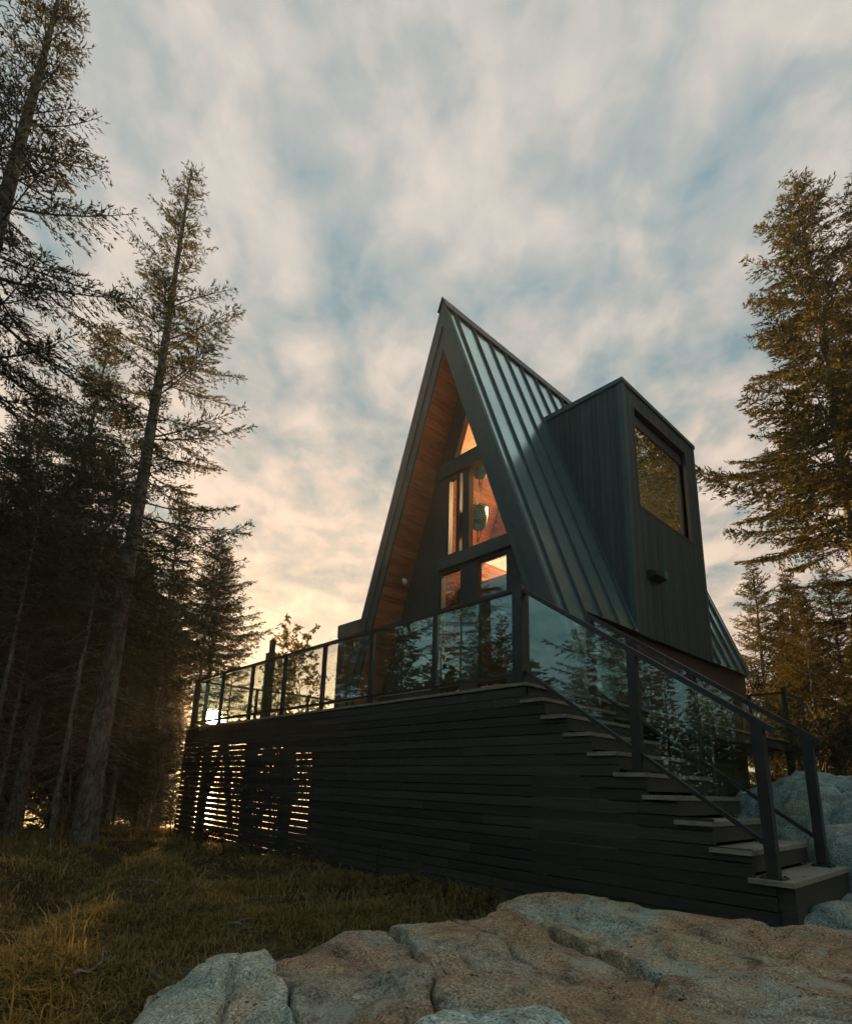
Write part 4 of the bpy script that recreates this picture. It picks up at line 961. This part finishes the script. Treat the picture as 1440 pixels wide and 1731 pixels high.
while len(fill) < 54 and tries < 4000:
    tries += 1
    az = rs.uniform(-88, -68.5); D = rs.uniform(9.5, 30)
    x, y = at(az, D)
    kind = rs.choice(3, p=[.40,.48,.12])
    r = (1.0, .7, .9)[kind]
    if any(math.hypot(x-a, y-b) < .9 for a, b, *_ in fill): continue
    if min(math.hypot(x+7.5, y+2.08), math.hypot(x+4.98, y+4.92), math.hypot(x+10.36,y+2.68)) < 1.1: continue
    if in_sun(x, y, 1.45): continue
    if D < 13.5 and kind != 1: continue
    # keep their tips below the outline of the stand
    lim = np.interp(az, [-88,-80,-75,-71,-68], [30, 27, 24, 19, 14.5])
    topz = CZ + D*math.tan(R(lim*rs.uniform(.62, 1.0)))
    fill.append((x, y, kind, topz, rs.uniform(0, 6.28)))
for x, y, kind, topz, rot in fill:
    gz = float(ground_z(x, y))
    P = (P_tall, P_pole, P_young)[kind]; Hh = P[2]
    s = np.clip((topz-gz)/Hh, .45, 1.15)
    lab = ('dark full-crowned spruce inside the dense stand on the left', 'thin bare-stemmed spruce pole inside the dense stand on the left', 'low bushy young spruce inside the dense stand on the left')[kind]
    plant(P, x, y, scale=float(s), rot=rot, label=lab, group=('full spruces in the left stand', 'spruce poles in the left stand', 'young spruces in the left stand')[kind], sxy=float(s)*1.0)
for az, D, sc_, rot in [(-68.7,15.5,.72,.3), (-66.7,17.5,.62,2.1), (-69.6,14.2,.70,4.0)]:
    x, y = at(az, D); plant(P_pole, x, y, scale=sc_, rot=rot, label='slim spruce pole at the open edge of the left stand, beside the low sun', group='spruce poles beside the sun')
# right-hand trees
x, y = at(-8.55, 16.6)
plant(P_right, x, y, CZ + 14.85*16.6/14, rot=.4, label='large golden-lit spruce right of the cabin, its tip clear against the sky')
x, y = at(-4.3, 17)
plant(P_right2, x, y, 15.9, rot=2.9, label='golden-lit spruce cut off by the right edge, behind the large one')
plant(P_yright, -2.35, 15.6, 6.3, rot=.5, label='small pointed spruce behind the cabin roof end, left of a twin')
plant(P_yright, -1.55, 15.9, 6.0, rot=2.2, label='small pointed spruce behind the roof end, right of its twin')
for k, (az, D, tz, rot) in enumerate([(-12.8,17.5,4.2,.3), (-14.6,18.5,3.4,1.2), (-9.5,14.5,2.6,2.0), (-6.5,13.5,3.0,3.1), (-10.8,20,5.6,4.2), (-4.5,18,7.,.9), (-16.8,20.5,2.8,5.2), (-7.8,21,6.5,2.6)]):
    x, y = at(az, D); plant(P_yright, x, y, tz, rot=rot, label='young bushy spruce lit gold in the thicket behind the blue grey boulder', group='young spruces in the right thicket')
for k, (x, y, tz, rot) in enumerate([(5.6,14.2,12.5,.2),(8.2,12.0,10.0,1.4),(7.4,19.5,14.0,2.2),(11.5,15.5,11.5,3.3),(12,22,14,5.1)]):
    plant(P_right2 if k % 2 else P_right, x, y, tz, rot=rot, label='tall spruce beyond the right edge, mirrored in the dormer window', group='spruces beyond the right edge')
# spruces behind the viewpoint, seen in the glass
for k, (x, y, tz, rot) in enumerate([(-1.5,-11.5,6.0,.1),(-4.2,-9.8,4.6,1.3),(-7.5,-8.6,4.2,2.1),(-6.2,-13,4.4,3.3),(-10.5,-11,5.2,4.0),(-2.8,-15.5,6.0,5.2),(1.5,-13.5,7.5,.7),(4.5,-15,8.5,1.9),(-12.5,-7.8,9.5,2.5),(-14.5,-14,11,3.9),(-9,-17,10.5,4.7),(7.5,-12,9,5.9),(-5,-20,11,.5),(0,-20,11,2.),(10,-8,9,3.),(13,-2,10,1.)]):
    plant(P_back if k % 3 else P_pole, x, y, tz, rot=rot, label='spruce of the clearing edge behind the viewpoint, seen only in the glass', group='spruces behind the viewpoint')

# ------------------------------------------------------------------ saplings and shrubs
def sapling(seed, H, spread, leafn, leaf=.05, mat='leaves', stems=1, n_br=22):
    rs = np.random.default_rng(seed); tv = []; tf = []; off = 0; B = []; Dv = []
    for s_ in range(stems):
        lean = rs.normal(size=2)*.10*(1 if stems == 1 else 2.2)
        s = np.linspace(0, 1, 10); P = np.stack([lean[0]*s*H+np.cumsum(rs.normal(size=10))*.012*H, lean[1]*s*H+np.cumsum(rs.normal(size=10))*.012*H, s*H*rs.uniform(.75,1)], 1); P -= P[0]
        V, Fq = np_tube(P, np.linspace(.011*H**.5, .003, 10), 5); tv.append(V); tf.append(Fq+off); off += len(V)
        for k in range(n_br//stems + 1):
            t = rs.uniform(.22, .98); p = np.array([np.interp(t, s, P[:,q]) for q in range(3)]); az = rs.uniform(0, 6.28); L = spread*(1.05-t)*rs.uniform(.4,1.1)+.12
            q = np.linspace(0, 1, 5); el = rs.uniform(.5, 1.3)
            Q = p + np.stack([np.cos(az)*q*L, np.sin(az)*q*L, q*L*el-.2*q*q*L], 1) + rs.normal(size=(5,3))*.03*L*q[:,None]
            V, Fq = np_tube(Q, np.linspace(.006, .0018, 5), 3); tv.append(V); tf.append(Fq+off); off += len(V)
            n = rs.poisson(leafn)
            if n:
                u = rs.uniform(.25, 1.05, n); B.append(np.stack([np.interp(u, q, Q[:,c]) for c in range(3)], 1) + rs.normal(size=(n,3))*.05*L); d = rs.normal(size=(n,3)); Dv.append(d/np.linalg.norm(d, axis=1, keepdims=True))
    tm = np_mesh('trunk', np.concatenate(tv), [np.concatenate(tf)], [M['bark']])
    if B:
        B = np.concatenate(B); Dv = np.concatenate(Dv); n = len(B)
        KV = kites(B, Dv, leaf*rs.uniform(.6,1.3,n), leaf*.6*rs.uniform(.7,1.2,n), rs); cm = np_mesh('crown', KV, [np.arange(n*4).reshape(-1,4)], [M[mat]])
    else: cm = None
    return tm, cm, H
def plant2(proto, x, y, scale, rot, label, group, name, cat, z=None):
    tm, cm, H = proto
    o = thing(name, (x, y, float(ground_z(x, y))-.03 if z is None else z), label, cat, group); o.rotation_euler[2] = rot; o.scale = (scale,)*3
    for nm, me in (('trunk' if name != 'shrub' else 'stems', tm), ('crown' if name != 'shrub' else 'leaves', cm)):
        if me is None: continue
        c = bpy.data.objects.new(nm, me); col.objects.link(c); c.parent = o
S_leafy = sapling(31, 6.0, 1.7, 26, .10, n_br=90)
S_thin = sapling(32, 5.0, 1.3, 4, .08, n_br=40)
S_bare = sapling(33, 3.0, .5, 0, n_br=16)
S_shrub = sapling(34, 1.3, .7, 14, .06, stems=7, n_br=80)
for az, D, tz, rot, pr, lab in [(-61.6,17,4.5,2.6,S_leafy,'small leafy birch behind the deck railing, right of the tall black post'), (-60.0,18,4.5,1.2,S_leafy,'small leafy birch behind the railing, rightmost of the row before the cabin'),
                           (-63.2,16,4.3,1.,S_thin,'thin half-bare birch behind the railing, left of the tall black post'), (-57.5,20,2.2,4.,S_leafy,'low leafy birch behind the railing nearest the porch')]:
    x, y = at(az, D); gz = float(ground_z(x, y)); plant2(pr, x, y, (tz-gz)/pr[2], rot, lab, 'birches behind the deck', 'birch_tree', 'tree')
for az, D, s_, rot in [(-70.3,12.3,.9,.2), (-69.2,13.5,.8,1.7), (-72.4,11.5,.8,3.), (-76.5,10.5,1.0,4.2), (-78.5,11.8,.9,5.)]:
    x, y = at(az, D); plant2(S_bare, x, y, s_, rot, 'thin bare sapling at the foot of the left spruce stand', 'bare saplings under the left stand', 'bare_sapling', 'sapling')
for az, D, s_, rot in [(-12,12.2,1.1,.1),(-9.5,12.8,1.2,1.),(-7,12.4,1.1,2.),(-4.5,12,1.2,3.),(-14,13.6,1.1,4.),(-16.5,15,1.1,5.),(-10.8,14,1.4,.6),(-6,14.5,1.4,2.5),(-2.5,13,1.3,3.3),(-13,15.5,1.3,4.4)]:
    x, y = at(az, D); plant2(S_shrub, x, y, s_, rot, 'low leafy shrub lit gold on the bank above the blue grey boulder', 'shrubs above the boulder', 'shrub', 'shrub')

# dry weeds along the foot of the siding
def weed(seed):
    rs = np.random.default_rng(seed); b = MB()
    for k in range(9):
        az = rs.uniform(0, 6.28); h = rs.uniform(.16, .42); l = rs.uniform(.03, .16); pts = [(rs.normal()*.03, rs.normal()*.03, 0)]
        for q in range(1, 5): t = q/4; pts.append((pts[0][0]+math.cos(az)*l*t**1.6, pts[0][1]+math.sin(az)*l*t**1.6, h*t*(1-.15*t)))
        b.tube(pts, [.0035,.003,.0026,.002,.0012], 3)
        for q in range(10):
            i = rs.integers(1, 5); p = Vector(pts[i]); d = Vector(rs.normal(size=3)); d.z = abs(d.z)*.6; d.normalize(); d *= rs.uniform(.02,.055); s = d.cross(Vector((0,0,1))).normalized()*.008
            b.add([p, p+d*.5+s, p+d, p+d*.5-s], [(0,1,2,3)])
    return b
wp = None
wpos = [(-6.2,-.25),(-5.4,-.3),(-4.7,-.35),(-4.0,-.22),(-3.3,-.3),(-2.6,-.42),(-1.9,-.3),(-1.2,-.38),(-.6,-.5),(-.1,-.42),(.3,-.75),(.15,-1.05),(-5.9,-.8),(-4.4,-.9),(-2.9,-.85),(-1.5,-1.0)]
for i, (x, y) in enumerate(wpos):
    if wp is None:
        o = weed(3).build('weed_clump', M['weeds']); wp = o
    else:
        o = wp.copy(); col.objects.link(o)
    o.location = (x, y, float(ground_z(x, y))-.01); o.rotation_euler[2] = i*1.9; o.scale = (1,)*3 if i % 2 else (.8,.8,1.15)
    tag(o, 'dry brown weed clump in the grass along the foot of the black siding', 'weed', 'dry weeds along the siding')
for az, D, s_, rot in [(-65.0,13.4,1.4,1.),(-63.6,14.5,1.5,2.),(-61.5,13.8,1.5,3.),(-60.2,15,1.6,4.)]:
    x, y = at(az, D); plant2(S_shrub, x, y, s_, rot, 'leafy shrub behind the deck seen through the gaps of the siding', 'shrubs behind the deck', 'shrub', 'shrub')
rs = np.random.default_rng(5)
for i, (x, y, L, a) in enumerate([(.22,-2.85,.55,.9),(.12,-3.2,.4,1.4),(.28,-2.3,.45,2.2),(-.6,-2.6,.5,.3),(-1.3,-1.6,.6,2.7),(.15,-1.4,.5,1.9),(-2.4,-2.4,.7,.8),(-.2,-3.6,.4,2.4)]):
    b = MB(); pts = []
    for q in range(6):
        t = q/5; xx = x+math.cos(a)*L*(t-.5)+rs.normal()*.015; yy = y+math.sin(a)*L*(t-.5)+rs.normal()*.015
        pts.append((xx, yy, float(ground_z(xx, yy))+.045+.03*math.sin(t*9+i)))
    b.tube(pts, [.011,.010,.009,.008,.006,.003], 6)
    p = Vector(pts[2]); b.tube([p, p+Vector((math.cos(a+.8)*L*.2, math.sin(a+.8)*L*.2, .03)), p+Vector((math.cos(a+.6)*L*.35, math.sin(a+.6)*L*.35, .02))], [.006,.004,.002], 5)
    o = b.build('fallen_twig', M['bark']); tag(o, 'grey fallen twig lying in the grass near the granite slabs', 'twig', 'fallen twigs in the grass')
# rope beyond the far stair post
b = MB(); pts = []
for i in range(13):
    t = i/12; pts.append((.3+3.2*t, 9.6+.3*t, -.05 -.25*math.sin(PI*t)+.1*t))
b.tube(pts, .012, 6); o = b.build('rope', M['cord']); tag(o, 'slack pale rope hanging across the bank right of the stair posts', 'rope')

# ------------------------------------------------------------------ grass (nobody could count it)
def grass():
    rs = np.random.default_rng(9)
    N = 300000
    # more blades near the viewpoint
    az = np.radians(rs.uniform(-92, -28, N)); D = 1.9 + 13*rs.random(N)**1.35
    x = CX + D*np.sin(az); y = CY + D*np.cos(az)
    cl = fbm(x*1.4, y*1.4, 3)
    k = (y < np.where(x < -6.3, 1.7, -.05)) & (x < 1.0) & (x > -13) & (rs.random(N) < np.clip(.62+1.2*cl, .12, 1)) 
    k &= ~((x > .95) & (y > -3.9))
    x, y, cl = x[k], y[k], cl[k]; n = len(x)
    z = ground_z(x, y)
    D = np.hypot(x-CX, y-CY)
    h = (.022+.055*rs.random(n)**1.8)*(1+1.2*cl)*(1+1.6*(rs.random(n) < .05)); w = (.0012+.0010*D**.7)*rs.uniform(.7,1.4,n)
    a = rs.uniform(0, 2*np.pi, n); ln = h*rs.uniform(.3, 2.3, n)
    lx = np.cos(a); ly = np.sin(a); sx, sy = -ly, lx
    b0 = np.stack([x, y, z-.01], 1); m = np.stack([x+lx*ln*.3, y+ly*ln*.3, z+h*.62], 1); t = np.stack([x+lx*ln, y+ly*ln, z+h*(.98-.35*rs.random(n))], 1)
    s = np.stack([sx*w, sy*w, 0*w], 1)
    V = np.stack([b0-s, b0+s, m+s*.8, m-s*.8, t], 1).reshape(-1,3)
    i = np.arange(n)[:,None]*5
    Fq = i+np.array([[0,1,2,3]]); Ft = i+np.array([[3,2,4]])
    me = np_mesh('grass', V, [Fq, Ft], [M['grass']])
    o = bpy.data.objects.new('grass', me); col.objects.link(o); tag(o, kind='stuff'); o['label'] = 'dark olive meadow grass between the rocks and the black siding'; o['category'] = 'grass'
grass()

# ------------------------------------------------------------------ leaf and needle litter caught on the rock, the steps and the soil
def litter():
    rs = np.random.default_rng(21); dg = bpy.context.evaluated_depsgraph_get(); B = []
    for k in range(9000):
        if k < 8000: x = rs.uniform(-.6, 3.3); y = rs.uniform(-3.9, .4)
        else: x = rs.uniform(.0, 2.2); y = rs.uniform(0, 1.3)
        f = float(fbm(np.array([x*2.3]), np.array([y*2.3]), 3)[0])
        if rs.random() > np.clip(.25+2.2*f, .02, 1): continue
        hit, loc, n, i, ob, m = sc.ray_cast(dg, Vector((x, y, .02 if k >= 8000 else -.9)), Vector((0,0,-1)))
        if not hit or ob.name.split('.')[0] not in ('granite_slab', 'ground', 'tread'): continue
        if ob.name.startswith('granite') and n.z > .97 and rs.random() < .75: continue
        B.append((loc.x, loc.y, loc.z+.003))
    B = np.array(B); n = len(B); d = rs.normal(size=(n,3)); d[:,2] = np.abs(d[:,2])*.12; d /= np.linalg.norm(d, axis=1, keepdims=True)
    L_ = np.where(rs.random(n) < .75, rs.uniform(.012,.03,n), rs.uniform(.02,.045,n)); W_ = np.where(rs.random(n) < .75, .0035, .016)
    V = kites(B, d, L_, W_, rs); V[:,2] = np.maximum(V[:,2], np.repeat(B[:,2], 4))
    me = np_mesh('leaf_litter', V, [np.arange(n*4).reshape(-1,4)], [M['weeds']]); o = bpy.data.objects.new('leaf_litter', me); col.objects.link(o); tag(o, kind='stuff')
    o['label'] = 'brown needles and small dead leaves caught on rock and steps'; o['category'] = 'leaf litter'
litter()

# ------------------------------------------------------------------ far wood (reads as one mass)
def far_wood():
    rs = np.random.default_rng(77); Vs = []; Fs = []; off = 0
    spots = []
    for k in range(480):
        az = (rs.uniform(-17, 292)+180) % 360 - 180; D = rs.uniform(24, 75)
        if -68.5 < az < -17: continue                        # open view behind the deck and the cabin
        if -95 < az < -66 and (D > 60 or rs.random() < .45): continue
        spots.append((az, D))
    for az, D in spots:
        x, y = at(az, D)
        if in_sun(x, y, 5.0): continue
        gz = float(ground_z(x, y)); H = rs.uniform(6, 11); n = 420
        t = rs.random(n)**.7; zz = gz + H*(1-t)*1.0; rr = H*.17*t**.8*np.sqrt(rs.random(n)); a = rs.uniform(0, 6.28, n)
        B = np.stack([x+rr*np.cos(a), y+rr*np.sin(a), zz], 1); d = np.stack([np.cos(a), np.sin(a), rs.normal(size=n)*.4], 1); d /= np.linalg.norm(d, axis=1, keepdims=True)
        KV = kites(B, d, rs.uniform(.4,.9,n), rs.uniform(.15,.3,n), rs); Vs.append(KV); Fs.append(np.arange(n*4).reshape(-1,4)+off); off += len(KV)
        TV, TF = np_tube(np.array([[x,y,gz-.3],[x,y,gz+H*.5],[x,y,gz+H*.98]]), [.14,.09,.02], 5); Vs.append(TV); Fs.append(TF+off); off += len(TV)
    me = np_mesh('far_wood', np.concatenate(Vs), [np.concatenate(Fs)], [M['needles']])
    o = bpy.data.objects.new('far_wood', me); col.objects.link(o); tag(o, kind='stuff'); o['label'] = 'dark distant spruce wood around the clearing'; o['category'] = 'forest'
far_wood()

# haze volume added round the whole place to lift the dark tones
b = MB(); b.box(-1700, 1700, -1700, 1700, -31, 17.5)
hz = b.build('haze', bpy.data.materials.new('lift_haze')); tag(hz, kind='stuff'); hz['label'] = 'thin warm haze added to lift the dark tones'; hz['category'] = 'haze'
hm_ = hz.data.materials[0]; hm_.use_nodes = True; hm_.node_tree.nodes.clear()
ho = hm_.node_tree.nodes.new('ShaderNodeOutputMaterial'); pv = hm_.node_tree.nodes.new('ShaderNodeVolumePrincipled')
pv.inputs['Color'].default_value = (1,.95,.9,1); pv.inputs['Density'].default_value = .0011; pv.inputs['Anisotropy'].default_value = .55
hm_.node_tree.links.new(pv.outputs[0], ho.inputs['Volume'])
sc.cycles.volume_bounces = 0
